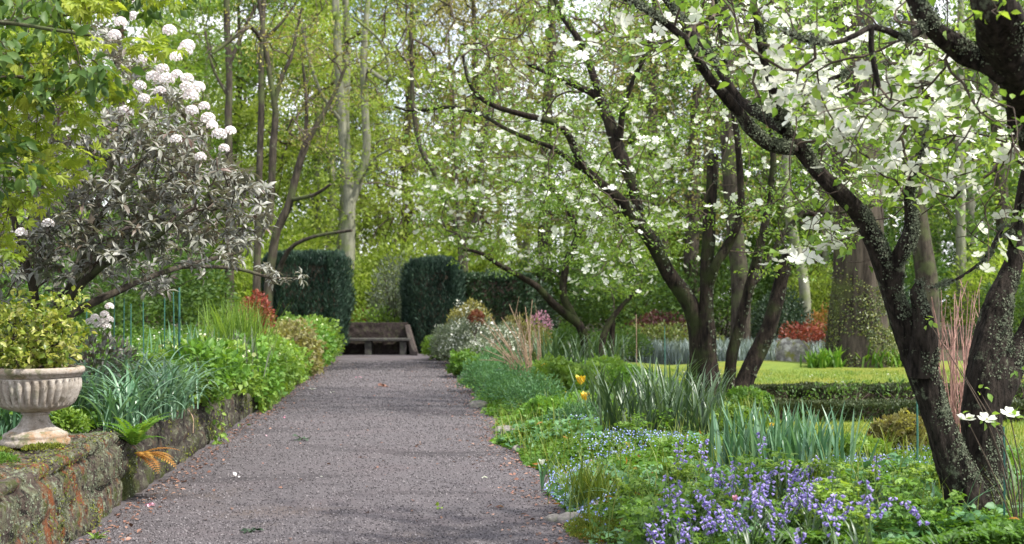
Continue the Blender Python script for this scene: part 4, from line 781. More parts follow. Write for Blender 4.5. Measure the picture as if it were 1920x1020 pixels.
for i, (a, d, r, lb) in enumerate([(1735,33,20,'pale bare stump like trunk right of the big conifer'),(1800,42,10,'thin pale trunk deep in the wood at right'),(1505,40,10,'thin grey trunk left of the big conifer'),(1385,36,17,'grey trunk behind the middle dogwood stems'),(1880,44,14,'dim trunk at the far right of the wood'),(1545,44,7,'very thin pale trunk beside the big conifer'),(1255,44,12,'greyish trunk behind the leaning dogwood limb')]):
    b = P(a, 600, d)*[1, 1, 0]; t = thing('bare_trunk_tree', lb, 'tree', b); L = [crom([(b[0],b[1],-.1,r/F*d*1.25),(b[0]+.05,b[1],2,r/F*d),(b[0]-.1+rng.normal(0,.2),b[1],6,r/F*d*.85),(b[0]+rng.normal(0,.4),b[1],13,r/F*d*.5)], .4)]
    tt = b+np.column_stack([rng.normal(0, 1.6, 36), rng.normal(0, 1.6, 36), U(4.5, 13, 36)])
    wood(t, L, tt, M['barkgrey' if i in (1, 2, 5) else 'barkdark'], M['twig'], 10, .06, .008, .5, .25, .3, 3, .45); mb = MB(); spray(mb, L2, tt, 50, (.8, .8, .3), .14, vary=.6); mb.build('leaves', M[('fresh', 'chart', 'mid')[i % 3]], t)
# grey blue rhododendron and red shrub behind the bench
bush('rhododendron', 'blue grey leaved rhododendron behind the bench, between the yew blocks', (-3.6, 38.0, 0), (.95, .8, 1.75), 3600, 'silver', .12, L2n, low=-.4)
bush('azalea', 'dark red shrub low behind the bench at left', (-4.5, 38.5, 0), (.6, .5, .75), 1200, 'azred', .09)
bush('shrub', 'lime green leaves showing just over the bench back', (-4.1, 36.0, 0), (1.0, .5, .85), 1400, 'lime', .10)

# ------------------------------------------------------------------ planting of the left bed
def cover(name, label, x, y, z, hfun, T, size, mat, tilt=.5, patchy=None, kind=True):
    n = len(x); h = hfun(x, y); pos = np.column_stack([x, y, z+h*rng.random(n)**.45]); d = rng.normal(0, 1, (n, 3))*[1, 1, .3]; nn = rng.normal(0, tilt, (n, 3))+[0, 0, 1]
    cl = vnoise(x*3, y*3, 55); mb = MB(); scatter(mb, T, pos, frames(d, nn), size*U(.6, 1.3, n), 0, np.clip(.5*rng.random(n)+.5*cl, 0, 1))
    return stuff(mb.build(name, mat), label, 'ground cover'), pos
n = 64000; y = 7.6+25*rng.random(n)**1.3; x = XL(y)-.44-rng.random(n)**1.3*4.6
k = ~((x > XL(y)-.74) & (y < 9.5)); x, y = x[k], y[k]
_, lc = cover('leafy_ground_cover', 'mixed low green leaves filling the raised bed behind the wall', x, y, bedz(x, y), lambda x, y: (.06+.55*np.clip(fbm(x*.9, y*.9, 41)-.22, 0, 1))*np.clip((y-8.5)/3.5, .3, 1), L6, .085, M['cover'])
k = rng.integers(0, len(lc), 2600); p = lc[k]; p = p[(fbm(p[:, 0]*1.4, p[:, 1]*1.4, 61) > .5) & (p[:, 1] > 12)]; mb = MB()
scatter(mb, DISC, p+[0, 0, .05], frames(rng.normal(0, 1, p.shape), rng.normal(0, .6, p.shape)+[0, -.5, 1]), U(.014, .028, len(p))); stuff(mb.build('small_white_flowers', M['petal']), 'scattered small white flowers among the leaves of the raised bed', 'flowers')
def strap(name, label, loc, n, L, bend, wid, mat, th=(0, .5), r=.07, seg=8, group=None, cat='plant', pw=1.6, zs=0):
    t = thing(name, label, cat, loc, group); mb = MB(); b = np.asarray(loc, float)+np.column_stack([rng.normal(0, r, n), rng.normal(0, r, n), np.zeros(n)-.02])
    blades(mb, b, U(0, 6.28, n), U(*L, n), U(*th, n), U(*bend, n), U(*wid, n), seg, pw=pw); mb.build('leaves', mat, t); return t
dl = strap('daylily', 'arching blue green strap leaf clump, closest beside the urn foot', P(228, 800, 9.9)*[1, 1, 0]+[0, 0, .52], 75, (.45, .85), (1.5, 2.5), (.016, .028), M['lily'], (.05, .6), .10, group='arching strap leaf clumps beside the urn')
for i, (a, d, s, lb) in enumerate([(300,10.7,1.0,'arching strap leaf clump spilling over the wall edge'),(170,10.6,.95,'arching strap leaf clump directly behind the urn bowl'),(240,11.3,1.05,'arching strap leaf clump in the middle of the strap leaf drift'),(335,11.7,.95,'arching strap leaf clump farthest along toward the lime mounds'),(8,9.3,.8,'dark strap leaves left of the urn foot'),(275,12.2,1.0,'arching strap leaf clump at the back of the drift')]):
    b = P(a, 600, d); b[2] = .54; dup(dl, b, i*1.1, s, lb)
for i, (a, d, rr, m, lb) in enumerate([(385,13.0,.42,'cover','broad dark green leafy clump beyond the strap leaves'),(20,9.6,.30,'cover','bright green leaves low behind the urn foot'),(120,9.35,.16,'lime','small lime green tuft right behind the urn foot')]):
    b = P(a, 600, d); b[2] = .5; bush('leafy_plant', lb, b, (rr, rr, rr*.9), 650, m, .085 if rr > .2 else .04, L6, cat='plant', low=-.1)
mm = []
for i, (yy, off, r, z, m) in enumerate([(12.9,-.35,(.42,.5,.33),.48,'lime'),(14.2,-.42,(.5,.6,.42),.48,'lime'),(15.6,-.30,(.48,.7,.45),.45,'lime'),(17.3,-.22,(.5,.8,.48),.40,'cover'),(19.3,-.20,(.55,.95,.52),.36,'lime'),(21.6,-.24,(.6,1.1,.55),.36,'fresh'),(24.0,-.25,(.65,1.2,.58),.36,'olive'),(26.6,-.3,(.7,1.3,.62),.40,'cover'),(29.2,-.35,(.75,1.3,.60),.42,'fresh'),(31.6,-.4,(.75,1.2,.52),.42,'lime')]):
    mm.append(bush('mound_plant', ['lime mound nearest along the wall top','second lime mound from the strap leaves, on the wall','lime mound trailing over the wall halfway along','green mound hanging down the wall face','lime mound bulging over the path edge','fresh green mound beyond the bulging lime one','bronze tinted mound in the far stretch of the wall','green mound third from the bench end of the wall','fresh green mound second from the bench end','lime mound at the bench end of the wall'][i],
        (float(XL(yy))+off-.06, yy, z-(.08 if yy < 16 else .20)), (r[0], r[1]*.92, r[2]*U(.82, 1.02)), int(1900+900*r[1]), m, .055+.0016*yy, L6, cat='plant', low=-.55, lump=.6, jit=.7, up=.2, stems=4))
    if i in (0, 1, 2, 4, 6, 7):
        v, nv = shell(260, .6, 5, .1); v = v*np.array(r)+np.array(mm[-1].location)+[0, 0, r[2]*.6]; mb = MB(); scatter(mb, DISC, v, frames(rng.normal(0, 1, v.shape), nv+[.2, -.4, .3]), U(.015, .032, len(v))); mb.build('blossoms', M['limeflower'], mm[-1])
mb = MB(); p = []                                             # leaves hanging down the wall face
y = U(13, 32.5, 9000); z = .5*rng.random(9000); x = XL(y)+.02+.10*rng.random(9000); k = fbm(y*1.1, z*1.2+3, 77) > .50-.012*(y-13); p = np.column_stack([x, y, z])[k]
scatter(mb, L6, p, frames(rng.normal(0, .5, p.shape)+[.4, 0, -.6], rng.normal(0, .5, p.shape)+[1, 0, .4]), U(.04, .085, len(p))); stuff(mb.build('trailing_leaves', M['lime']), 'lime green creeper trailing down the wall face to the path', 'creeper')
strap('ornamental_grass', 'upright feathery green grassy shrub in the raised bed before the yew block', (-4.05, 18, .6), 520, (.7, 1.15), (.1, .7), (.008, .014), M['fresh'], (0, .42), .2, 6)
strap('iris', 'upright sword leaves standing behind the white flowered ground cover', (-3.9, 14.6, .6), 60, (.5, .8), (.05, .5), (.014, .022), M['lily'], (0, .3), .22, 6)
strap('iris', 'pale sword leaves at the foot of the feathery grassy shrub', (-3.75, 16.2, .6), 70, (.4, .7), (.05, .5), (.012, .02), M['silver'], (0, .4), .3, 6)
bush('azalea', 'bright orange red leaved shrub beside the yew block', (-4.56, 22, .95), (.27, .27, .44), 900, 'azred', .07, low=-.3, stems=8)
for i, (a, y0, d, hh, lb) in enumerate([(160,560,13.4,1.3,'green stake nearest the rhododendron base'),(213,545,13,1.25,'slim green stake, first of the close pair'),(231,560,13,1.2,'slim green stake, second of the close pair'),(245,570,13.6,1.1,'green stake behind the strap leaf drift'),(270,566,14,1.15,'dark thin stake amid the strap leaves'),(308,560,14.2,1.2,'green stake standing alone past the pair'),(328,548,13.2,1.3,'thin stake touching the thick stake'),(337,540,13,1.3,'thickest blue green stake in the raised bed')]):
    b = P(a, 600, d); b[2] = .48; top = P(a+rng.normal(0, 2), y0, d); mb = MB(); r = .013 if i == 7 else .007
    tube(mb, crom([(*b, r), (*(b*.5+top*.5), r), (*top, r*.9)], .3), 8); tag(mb.build('plant_stake', M['stake'], None, b, True), lb, 'stake', 'plant stakes in the raised bed')
lp = bush('rhododendron', 'low pale pink flowering rhododendron seen beneath the big one', P(185, 640, 12.3)*[1, 1, 0]+[0, 0, .5], (.42, .4, .42), 420, 'rhodo', .11, L6n, low=-.1)
for a, b in [(178,596),(192,603),(200,612),(184,610),(168,604),(205,600),(196,590),(205,575)]:
    f = bpy.data.objects.new('flower_head', TR); COL.objects.link(f); f.parent = lp; f.matrix_local = Matrix.Translation(Vector(P(a, b, 11.9)-np.array(lp.location))) @ Matrix.Scale(.62, 4)
def fern(label, loc, n, L, mat, az=(0, 6.28), th=(.3, .9), bend=(.8, 1.5)):
    t = thing('fern', label, 'fern', loc); mb = MB(); loc = np.asarray(loc, float); A = U(*az, n); Ls = U(*L, n); t0 = U(*th, n); bd = U(*bend, n)
    for i in range(n):
        s = np.linspace(.12, 1, 15); thv = t0[i]+bd[i]*s**1.4; dl_ = Ls[i]/15; h = np.cumsum(np.sin(thv))*dl_; z = np.cumsum(np.cos(thv))*dl_; dr = np.array([math.cos(A[i]), math.sin(A[i]), 0]); sd_ = np.array([-math.sin(A[i]), math.cos(A[i]), 0])
        c = loc+dr*h[:, None]+np.array([0, 0, 1])*z[:, None]; tg_ = np.column_stack([dr[0]*np.sin(thv), dr[1]*np.sin(thv), np.cos(thv)]); up_ = np.cross(sd_, tg_)
        for q in (1, -1): scatter(mb, T_leaf2(.36, .03, .06), c, frames(sd_*q+tg_*.45, -up_+rng.normal(0, .1, up_.shape)), Ls[i]*.21*np.sin(s*2.7+.25), 0, np.full(15, rng.random()))
        tube(mb, np.column_stack([c, np.full(15, .002)]), 4)
    mb.build('fronds', mat, t); return t
fern('green fern growing out of the wall break beside the urn block', (float(XL(9.55))-.02, 9.5, .42), 16, (.26, .42), M['fern'], th=(.1, .8))
fern('withered orange fern hanging from the wall break', (float(XL(9.5))+.02, 9.48, .36), 7, (.22, .36), M['ferndead'], (-1.4, .6), (1.0, 1.5), (.5, 1.1))
fern('small lime fern at the foot of the wall near the camera', (float(XL(7.9))+.10, 7.88, .01), 9, (.06, .11), M['lime'], th=(.3, 1))
for lb, loc, rr in [('moss cushion on the wall block at the left of the urn foot', (-3.45, 7.95, .565), (.20,.16,.035)), ('green weed tuft on the front corner of the wall block', (-3.18, 7.55, .56), (.15,.12,.05)), ('thin moss strip in front of the urn foot', (-3.14, 8.2, .565), (.12,.14,.025))]:
    t = thing('moss_cushion', lb, 'moss', loc); mb = MB(); mound(mb, loc, rr, 900, L2, .018, up=.8); mb.build('tuft', M['mossf' if 'moss' in lb else 'cover'], t)
mb = MB(); tube(mb, crom([(*P(336,758,12.1),.004),(*P(352,768,11.9),.004),(*P(362,785,11.8),.004),(*P(362,812,11.75),.003)], .03), 5); tag(mb.build('dry_stem', M['twigtan'], None, P(336,758,12.1)), 'single dry yellow stem bent over the wall edge', 'stem')

# ------------------------------------------------------------------ planting of the right border
def bsel(n, y0, y1, pw=1.3, xr=None):
    y = y0+(y1-y0)*rng.random(n)**pw; a = XR(y)-.03; b = np.minimum(XB(y)-.15, y*.46+.3 if xr is None else xr(y)); return a+rng.random(n)*(b-a), y
def bh(x, y): return (.04+.24*np.clip(fbm(x*1.5, y*1.5, 33)-.18, 0, 1))*np.clip((x-XR(y))/.5+.15, .12, 1)*np.where(y < 9, .8, np.where((y > 9.4) & (x > 1.8), .65, 1))
x, y = bsel(70000, 6.6, 14, 1.25); k = ~((x-XR(y) < .40) & (y < 7.9)); x, y = x[k], y[k]
_, rc = cover('leafy_ground_cover', 'dense fresh green columbine foliage covering the near border', x, y, borz(x, y), bh, LTRI, .046, M['cover'], .55)
x, y = bsel(42000, 13, 33, 1.4); _, rc2 = cover('leafy_ground_cover', 'green mixed low foliage filling the border down to the bench', x, y, borz(x, y), bh, L6, .075, M['cover'], .55)
# forget-me-nots
def fmn(label, cen, n, rx, size=.0075):
    mb = MB(); pp = []
    for (a, b) in cen:
        c = G(a, b, .2); m = n//len(cen); q = np.column_stack([c[0]+rng.normal(0, rx, m), c[1]+rng.normal(0, rx*1.5, m)]); q = q[q[:, 0] > XR(q[:, 1])-.05]; pp.append(np.column_stack([q, borz(q[:, 0], q[:, 1])+bh(q[:, 0], q[:, 1])*U(.8, 1.25, len(q))+.02]))
    p = np.vstack(pp); scatter(mb, DISC, p, frames(rng.normal(0, 1, p.shape), rng.normal(0, .5, p.shape)+[0, -.6, 1]), size*U(.7, 1.4, len(p)))
    stuff(mb.build('forget_me_nots', M['forget']), label, 'flowers')
fmn('pale blue forget-me-nots spilling toward the path by the grass tuft', [(1010,900),(1050,880),(1080,910),(1110,860),(1030,860),(1140,840),(1180,850),(1230,840),(1060,930),(1090,800),(1120,780),(1020,910),(1070,890)], 3000, .17, .0068)
fmn('pale blue forget-me-nots behind the second iris clump', [(1560,860),(1610,850),(1650,868),(1700,850),(1590,880),(1660,890),(1400,880),(1440,860),(1340,860)], 1300, .22, .0065)
fmn('pale blue forget-me-nots low among the bluebells', [(1180,1000),(1215,985),(1230,1010),(1330,975),(1400,960),(1470,950),(1550,930),(1290,930)], 700, .15, .0065)
# mounds and clumps
for i, (a, d, r, m, lb) in enumerate([(905,20.5,(.40,.5,.36),'bluegreen','feathery blue green mound at the path edge below the silver shrubs'),(952,17.6,(.42,.5,.36),'bluegreen','feathery blue green mound bulging onto the path'),(930,22.5,(.40,.5,.40),'bluegreen','feathery blue green mound behind the purple iris flower'),(1000,16.2,(.38,.45,.30),'bluegreen','feathery blue green mound under the tan dry shrub'),(1030,14.4,(.36,.40,.20),'cover','green mound between path and forget-me-nots'),(1085,13.2,(.34,.36,.18),'bluegreen','blue green mound in front of the first iris clumps'),(880,24.5,(.4,.5,.34),'cover','green mound at the path edge near the patch of turf'),
    (1050,18.0,(.42,.45,.36),'lime','lime mound below the yellow flowers'),(1130,17.5,(.45,.45,.36),'lime','lime mound beside the upper yellow flower'),(1180,16.5,(.42,.42,.34),'cover','green mound left of the middle dogwood base'),(1235,15.2,(.40,.4,.24),'lime','lime mound in front of the middle dogwood'),(1400,15.6,(.30,.30,.18),'cover','green mound right of the middle dogwood base'),(1385,12.3,(.34,.34,.20),'lime','lime mound between the two iris drifts'),(1600,10.6,(.30,.30,.14),'lime','lime mound in front of the near box hedge'),(1690,11.2,(.28,.28,.22),'olive','brownish young leafy plant by the near box hedge')]):
    b = P(a, 600, d); b[2] = float(borz(b[0], b[1]))-.02; bush('mound_plant', lb, b, r, 1500 if d > 14 else 1900, m, .032+.0015*d if m != 'redleaf' else .05, L2n if m == 'bluegreen' else LTRI, cat='plant', low=-.35, lump=.4, up=.7, jit=.8)
for i, (a, d, r, m, lb, fl) in enumerate([(885,28,(.62,.6,.72),'silver','silver leaved white flowered shrub, tallest in the border',1),(940,26,(.6,.6,.60),'silver','silver shrub nearer than the tallest one, speckled white',1),(848,29.8,(.5,.5,.58),'silver','silver shrub closest to the bench',1),(905,24.8,(.45,.5,.40),'silver','low silver mound at the foot of the silver shrubs',1),(975,27.5,(.7,.6,.66),'olive','olive green shrub behind the tan dry stems',0),(822,31.3,(.42,.4,.38),'lime','lime green shrub at the right foot of the bench',0),(880,32,(.62,.5,.92),'olive','twiggy grey olive shrub behind the silver shrubs',1),(1060,29,(.7,.6,.55),'mid','mid green shrub beneath the slender far dogwood',0),(1160,30,(.8,.6,.5),'mid','mid green shrub right of the slender far dogwood',0)]):
    b = P(a, 600, d); b[2] = .08; t = bush('shrub', lb, b, r, 2600, m, .075, L2n if m == 'silver' else L2, low=-.4, lump=.4)
    if fl:
        p, v = shell(420, .4, 5, -.1); p = b+[0, 0, r[2]*.62]+p*np.array(r)*1.03; mb = MB(); scatter(mb, DISC, p, frames(rng.normal(0, 1, p.shape), v+rng.normal(0, .5, p.shape)), U(.016, .034, len(p))); mb.build('blossoms', M['petal'], t)
for a, d, r, lb, fm in [(893,27.2,.16,'small coral red flowering shrub among the silver shrubs','redleaf'),(1012,30.5,.34,'pale pink flowering shrub behind the slender far dogwood','pink')]:
    b = P(a, 600, d); b[2] = 1.15 if fm == 'redleaf' else .9; z0 = b.copy(); z0[2] = .1; t = thing('flowering_shrub', lb, 'shrub', z0); mb = MB(); mound(mb, b, (r, r, r*1.1), 320, L2, .07, low=-.5); mb.build('blossoms', M[fm], t); mb = MB()
    for _ in range(6): tube(mb, crom([(*z0, .012), (*(z0*.5+b*.5+rng.normal(0, .04, 3)), .009), (*(b+ball(1)[0]*r), .004)], .15), 4)
    mb.build('stems', M['twig'], t)
ic = strap('iris', 'dark green iris leaf clump at the front of the large drift', (0, 0, 0), 40, (.45, .92), (.15, 1.8), (.018, .030), M['blade'], (0, .38), .09, 8, 'dark sword leaf clumps of the large iris drift', pw=2.6)
il = ['dark iris clump nearest the path in the large drift','dark iris clump beside the forget-me-nots','dark iris clump at the middle front of the large drift','dark iris clump left of the middle dogwood trunk','dark iris clump right below the middle dogwood trunk','dark iris clump at the right end of the large drift','dark iris clump at the middle back of the large drift','dark iris clump leaning toward the path, low front','dark iris clump farthest back in the large drift','dark iris clump with leaves bending over the green mound']
for i, (a, d) in enumerate([(1128,13.6),(1172,12.9),(1212,12.1),(1252,12.3),(1292,12.8),(1330,13.3),(1222,13.4),(1160,12.0),(1272,14.0),(1305,12.0)]):
    b = P(a, 600, d); b[2] = float(borz(b[0], b[1])); s = U(.9, 1.08)
    if i == 0: ic.location = b; ic['label'] = il[0]
    else: dup(ic, b, i*1.7, s, il[i])
i2 = strap('iris', 'grey green iris clump', (0, 0, 0), 40, (.40, .72), (.02, .7), (.020, .032), M['lily'], (0, .36), .12, 7, 'grey green sword leaf clumps behind the bluebells')
for i, (a, d, lb) in enumerate([(1385,10.0,'grey green iris clump at the left end behind the bluebells'),(1425,9.6,'grey green iris clump second from the left behind the bluebells'),(1462,9.4,'grey green iris clump in the middle behind the bluebells'),(1505,9.6,'grey green iris clump right of the middle behind the bluebells'),(1545,9.3,'grey green iris clump at the right end behind the bluebells'),(1490,10.2,'grey green iris clump hidden at the back of its row')]):
    b = P(a, 600, d); b[2] = float(borz(b[0], b[1]))
    if i == 0: i2.location = b; i2['label'] = lb
    else: dup(i2, b, i*1.3, U(.9, 1.05), lb)
for i, (a, d, lb) in enumerate([(1040,23,'dark spiky iris clump left under the slender far dogwood'),(1075,22.2,'dark spiky iris clump front under the slender far dogwood'),(1018,24.2,'dark spiky iris clump behind the tan dry stems'),(1118,21.5,'dark spiky iris clump at the slender far dogwood trunk'),(1150,22.5,'dark spiky iris clump right of the slender far dogwood')]):
    b = P(a, 600, d); b[2] = .15; dup(ic, b, i*2.1, 1.15, lb, 'dark spiky clumps under the far dogwood')
gt = strap('grass_tuft', 'light green grassy tuft at the path corner beside the stones', P(1110, 945, 8.9)*[1, 1, 0]+[0, 0, .1], 150, (.22, .42), (.1, 1.0), (.007, .012), M['grassb'], (0, .6), .09, 6)
strap('strap_leaf_plant', 'pale flopping strap leaves lying out over the path edge', P(1068, 960, 8.75)*[1, 1, 0]+[0, 0, .12], 7, (.28, .42), (.9, 1.6), (.018, .026), M['lily'], (.7, 1.0), .03, 8)
strap('grass_tuft', 'strap leaves arching at the foot of the near dogwood', P(1770, 1010, 7.5)*[1, 1, 0]+[0, 0, .15], 14, (.3, .5), (.5, 1.5), (.012, .02), M['lily'], (.1, .6), .05, 8)
strap('iris', 'tall sword leaves by the right edge of the near dogwood', P(1905, 1010, 7.7)*[1, 1, 0]+[0, 0, .15], 14, (.3, .55), (.1, .6), (.014, .02), M['blade'], (0, .35), .08, 7)
# bluebells
def bell_proto(ns, h):
    t = thing('bluebell', 'violet bluebell spike rising from the green foliage', 'flower', (0, 0, 0), 'bluebells in front of the grey green iris')
    mb = MB(); mg = MB(); a = np.linspace(0, 1, 6)
    for k in range(ns):
        bx, by = rng.normal(0, .035, 2)*(ns > 1); hh = h*U(.8, 1.1); lean = rng.normal(0, .06, 2)
        c = np.column_stack([bx+lean[0]*a**2, by+lean[1]*a**2, hh*a-.03*0, np.full(6, .0035)]); tube(mg, c, 5)
        m = 16; s = U(.60, 1.0, m); p = np.column_stack([bx+lean[0]*s**2, by+lean[1]*s**2, hh*s]); az = U(0, 6.28, m); o = np.column_stack([np.cos(az), np.sin(az), 0*az]); p = p+o*.014
        for q in range(m):
            d = o[q]*.8+[0, 0, -.6]; th = np.arange(6)/6*6.28; fr = frames(d[None], np.array([[0, 0, 1.]]))[0]; R_ = [(.002, 0), (.0052, .006), (.0052, .014), (.0095, .019)]
            V = np.concatenate([np.column_stack([r*np.cos(th), np.full(6, l), r*np.sin(th)]) for r, l in R_]) @ fr.T+p[q]; i = np.arange(3)[:, None]*6; j = np.arange(6)[None]; jj = (j+1) % 6
            mb.add(V, np.stack([i+j, i+jj, i+6+jj, i+6+j], -1).reshape(-1, 4), 0, U(0, 1))
    mb.build('bells', M['bell'], t); mg.build('stem', M['stem'], t); mb = MB(); n = 7
    blades(mb, np.zeros((n, 3)), U(0, 6.28, n), U(.2, .34, n), U(.1, .5, n), U(.5, 1.3, n), U(.012, .018, n), 6); mb.build('leaves', M['blade'], t); return t
bp_ = [bell_proto(1, .40), bell_proto(1, .38), bell_proto(1, .42)]; seen = set()
for i, (a, b) in enumerate([(1265,862),(1245,885),(1310,893),(1345,917),(1380,912),(1415,888),(1437,884),(1470,895),(1468,912),(1522,905),(1525,890),(1515,917),(1583,915),(1640,907),(1240,972),(1250,958),(1275,965),(1295,970),(1310,945),(1318,952),(1380,940),(1372,934),(1420,945),(1430,955),(1440,938),(1447,962),(1487,940),(1520,978),(1514,966),(1508,990),(1537,915),(1385,958),(1290,955),(1268,980),(1355,960),(1410,962),(1635,1000),(1555,995),(1772,1003),(1460,950),(1225,985),(1330,930),(1345,975),(1395,925),(1500,930),(1530,945),(1255,975),(1285,962),(1305,955),(1325,965),(1365,948),(1390,938),(1405,950),(1425,935),(1438,958),(1452,944),(1466,965),(1495,985),(1525,965),(1300,985),(1340,955),(1415,975),(1475,935),(1560,960),(1240,940),(1215,950),(1255,945),(1355,935),(1375,970),(1400,965),(1480,955),(1505,940),(1520,925),(1545,975),(1575,985),(1600,945),(1610,985)]):
    k = int(rng.integers(0, 3)); g = G(a, b, .37+rng.normal(0, .03)); g[2] = float(borz(g[0], g[1]))
    if k not in seen: seen.add(k); bp_[k].location = g
    else: dup(bp_[k], g, U(0, 6.28), U(.84, 1.1))
# tulips, iris flowers and other single blooms
def bloom(name, label, a, b, d, size, mat, n=6, cat='flower', cup=.55):
    top = P(a, b, d-.5); base = top.copy(); base[2] = float(borz(top[0], top[1])); t = thing(name, label, cat, base); mb = MB(); an = np.arange(n)/n*6.28
    dd = np.column_stack([np.cos(an)*cup, np.sin(an)*cup, np.ones(n)]); scatter(mb, T_leaf6(.75, .12, .05), np.repeat(top[None], n, 0), frames(dd, -np.column_stack([np.cos(an), np.sin(an), 0*an-.6])), size*U(.85, 1.1, n)); mb.build('petals', M[mat], t)
    mb = MB(); m = (base+top)/2+rng.normal(0, .01, 3); tube(mb, crom([(*base, .005), (*m, .005), (*top, .005)], .05), 5); mb.build('stem', M['stem'], t)
    mb = MB(); blades(mb, np.repeat(base[None], 5, 0), U(0, 6.28, 5), U(.2, .4, 5), U(.1, .4, 5), U(.3, .9, 5), U(.02, .03, 5), 5); mb.build('leaves', M['lily'], t)
for q in [('tulip','upper yellow flower behind the large iris drift',1089,722,16.5,.15,'tulip',8),('tulip','lower yellow flower in front of the upper one',1097,752,15.2,.13,'tulip',7),('tulip','orange flower at the base of the tan dry shrub',1020,692,19,.13,'tulip',6),('tulip','yellow flower in the green beyond the tan dry shrub',1063,740,17,.05,'tulip',5),
          ('iris_flower','purple iris flower at the path side of the border',928,702,21.5,.13,'purple',6),('iris_flower','purple iris flower below the tan dry shrub',1027,755,16.8,.08,'purple',6),('iris_flower','purple iris flower at the right of the large iris drift',1268,752,14.4,.07,'purple',6),('iris_flower','small purple flower in front of the lower yellow flower',1055,768,15.5,.07,'purple',6),('iris_flower','small purple flower near the blue green mound',1080,770,15,.06,'purple',6),
          ('tulip','dark red flower beside the middle dogwood trunk',1305,776,14.8,.055,'redleaf',5),('narcissus','white flower above the lime mound',1122,716,17,.10,'petal',6),('narcissus','creamy white flower standing among the forget-me-nots',1016,872,10.4,.06,'petal',5),('tulip','yellow bud standing out of the grey green iris',1447,802,10.5,.05,'tulip',4),
          ('tulip','pale pink flower above the grey green iris',1522,850,10.0,.05,'pink',5),('tulip','pale pink flower among the bluebells',1378,940,7.6,.04,'pink',6),('tulip','drooping pink flower right of the tall bluebells',1563,885,9.0,.05,'pink',4)]: bloom(*q)
# bare shrubs
def baretwigs(label, base, ends, mat, r=.006, sub=2):
    base = np.asarray(base, float); t = thing('bare_shrub', label, 'shrub', base); mb = MB()
    for e in ends:
        b = base+np.append(rng.normal(0, .05, 2), 0); m = b*.45+e*.55+np.append(rng.normal(0, .04, 2), .10); L = crom([(*b, r), (*m, r*.8), (*e, r*.4)], .08); tube(mb, L, 5)
        for _ in range(sub):
            i = rng.integers(len(L)//3, len(L)-1); v = nrm((e-b)+rng.normal(0, .25, 3)*np.linalg.norm(e-b)); tube(mb, crom([(*L[i, :3], r*.5), (*(L[i, :3]+v*.1), r*.4), (*(L[i, :3]+v*U(.15, .35)), r*.25)], .06), 4)
    mb.build('stems', M[mat], t); return t
ends = [P(*q, 19.3+rng.normal(0, .2)) for q in [(905,600),(918,590),(925,615),(940,595),(955,570),(968,580),(985,575),(998,562),(1008,590),(960,610),(930,650),(915,640),(945,660),(975,600),(990,610),(1005,620),(920,670),(935,690),(950,640),(985,640),(900,625),(970,655),(1012,650),(908,655),(995,590),(950,690)]]
baretwigs('dry tan arching stems of a bare shrub in the border', P(998, 745, 19.3)*[1, 1, 0]+[0, 0, .1], ends, 'twigtan', .011, 2)
ends = [P(a, b, 10.6+rng.normal(0, .25)) for a, b in zip(U(1742, 1842, 30), U(540, 680, 30))]
baretwigs('pinkish bare twiggy shrub between the two stems of the near dogwood', P(1793, 830, 10.6)*[1, 1, 0]+[0, 0, .1], ends, 'twigpink', .007, 3)
dsb = P(1915, 900, 7.15)*[1, 1, 0]+[0, 0, .12]; ds = thing('dogwood_sapling', 'thin dogwood shoot with three white flowers at the near trunk', 'sapling', dsb); mb = MB()
fp = [P(1812, 785, 7.1), P(1850, 786, 7.0), P(1893, 776, 7.1)]
for q in fp: tube(mb, crom([(*dsb, .005), (*(dsb*.4+q*.6+np.array([.04, 0, -.05])), .004), (*q, .003)], .05), 5)
for q in (P(1740, 600, 7.3), P(1800, 690, 7.2), P(1838, 735, 7.2), P(1910, 700, 7.2)): tube(mb, crom([(*dsb, .005), (*(dsb*.5+q*.5+np.array([.08, 0, .05])), .004), (*q, .002)], .05), 4)
mb.build('stem', M['twig'], ds); mb = MB(); spray(mb, L6, np.array(fp+[P(1838, 735, 7.2), P(1910, 700, 7.2), P(1740, 600, 7.3)]), 5, (.05, .05, .04), .045); mb.build('leaves', M['fresh'], ds)
for q in fp:
    f = bpy.data.objects.new('flower', FLOWER); COL.objects.link(f); f.parent = ds; f.matrix_local = Matrix.Translation(Vector(q-dsb)) @ Matrix.Rotation(U(.2, 1.0), 4, 'X') @ Matrix.Rotation(U(0, 6), 4, 'Z') @ Matrix.Scale(.055, 4)
# stones, moss, litter
for i, (a, b, r, lb) in enumerate([(1070,985,.085,'rounded grey edging stone at the near corner of the border'),(1040,982,.06,'small dark edging stone left of the rounded one'),(1128,970,.10,'pale flat edging stone by the grass tuft'),(1100,972,.07,'dark stone between the rounded and the pale one'),(1150,985,.07,'small mossy stone right of the pale flat one'),(968,828,.17,'large grey edging stone beside the path halfway up'),(945,815,.11,'dark edging stone touching the large grey one'),(978,850,.09,'small brown edging stone below the large grey one'),(897,766,.13,'flat edging stone under the blue green mound'),(878,712,.14,'far pale edging stone by the path')]):
    g = G(a, b); g[2] = float(borz(g[0], g[1])); rock('edging_stone', lb, g, (r*1.15, r, r*.75), M['pebrock'], 20+i, 'stone')
for lb, g, rr, s in [('yellow green moss patch at the near corner of the border', G(1125, 1008), (.30, .55, .05), .014), ('yellow green turf patch at the path edge far along', G(872, 702), (.30, 1.2, .06), .03)]:
    g[2] = float(borz(g[0]+.05, g[1])); t = thing('moss_patch', lb, 'moss', g); mb = MB(); mound(mb, g+[.05, 0, 0], rr, 5200, L2, s, up=1.2, low=0); mb.build('tufts', M['mossf'], t)
